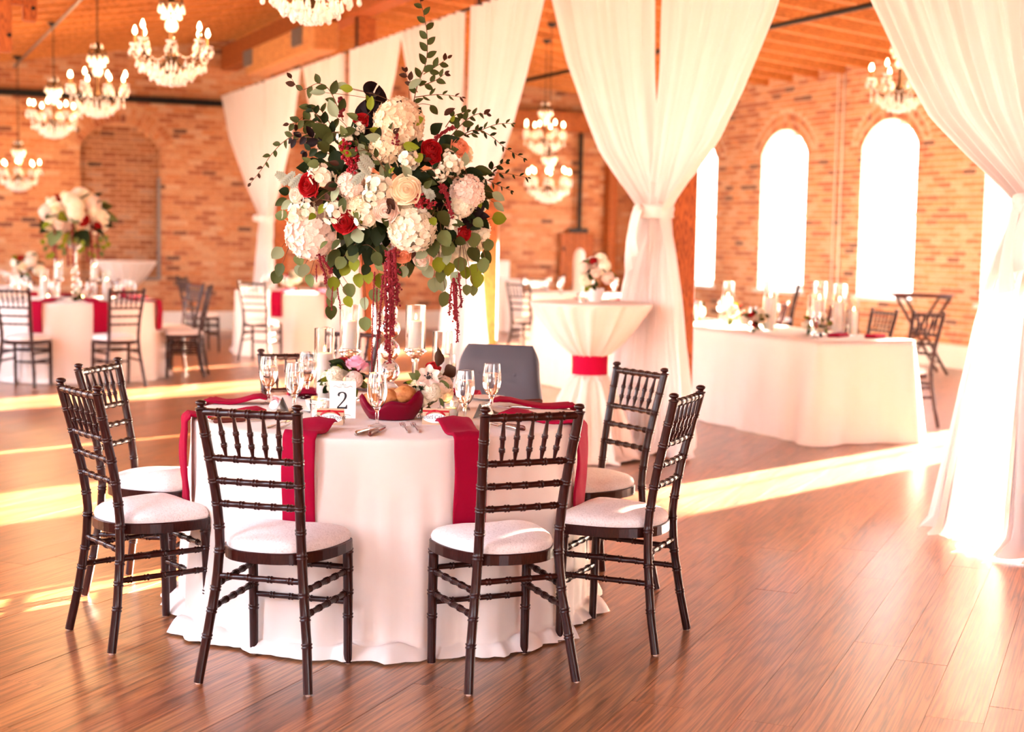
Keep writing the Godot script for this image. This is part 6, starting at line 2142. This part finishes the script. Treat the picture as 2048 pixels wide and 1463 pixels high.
func _ready() -> void:
	rng.seed = 20240611
	make_materials()
	# camera
	var cam := Camera3D.new()
	cam.name = "camera"
	var pitch := 0.0866
	var roll := 0.01845
	var r0 := Vector3(0.91355, 0, 0.40674)
	var f0 := Vector3(0.40674, 0, -0.91355)
	var fwd := f0 * cos(pitch) + Vector3.DOWN * sin(pitch)
	var up0 := f0 * sin(pitch) + Vector3.UP * cos(pitch)
	var right := r0 * cos(roll) + up0 * sin(roll)
	var up := up0 * cos(roll) - r0 * sin(roll)
	cam.transform = Transform3D(Basis(right, up, -fwd), CAM)
	cam.near = 0.05
	cam.far = 200.0
	var att := CameraAttributesPhysical.new()
	att.frustum_focal_length = 48.3
	att.exposure_aperture = 2.1
	att.frustum_focus_distance = 5.15
	att.frustum_near = 0.05
	att.frustum_far = 200.0
	cam.attributes = att
	cam.fov = 27.91
	add_child(cam)
	cam.current = true
	# sky, sun, exposure
	var env := Environment.new()
	env.background_mode = Environment.BG_SKY
	var sky := Sky.new()
	var sm := ProceduralSkyMaterial.new()
	sm.sky_top_color = Color(0.82, 0.88, 1.0)
	sm.sky_horizon_color = Color(1.0, 0.95, 0.88)
	sm.ground_bottom_color = Color(0.7, 0.65, 0.58)
	sm.ground_horizon_color = Color(0.95, 0.9, 0.83)
	sm.sky_energy_multiplier = 1.0
	sm.sun_angle_max = 60.0
	sm.sun_curve = 0.12
	sky.sky_material = sm
	env.sky = sky
	env.background_energy_multiplier = 3.0
	env.tonemap_mode = Environment.TONE_MAPPER_LINEAR
	env.tonemap_exposure = 7.7
	env.sdfgi_enabled = true
	env.ssao_enabled = true
	env.ssil_enabled = true
	var we := WorldEnvironment.new()
	we.name = "environment"
	we.environment = env
	add_child(we)
	var sun := DirectionalLight3D.new()
	sun.name = "sun"
	var el := deg_to_rad(11.5)
	var az := deg_to_rad(67.0)      # from straight down the hall towards the window wall
	var to_sun := Vector3(sin(az) * cos(el), sin(el), -cos(az) * cos(el))
	sun.basis = Basis.looking_at(-to_sun, Vector3.UP)
	sun.light_color = Color(1.0, 0.9, 0.79)
	sun.light_energy = 13.0
	sun.light_angular_distance = 0.6
	sun.shadow_enabled = true
	add_child(sun)
	build_room()
	build_curtains()
	build_all()
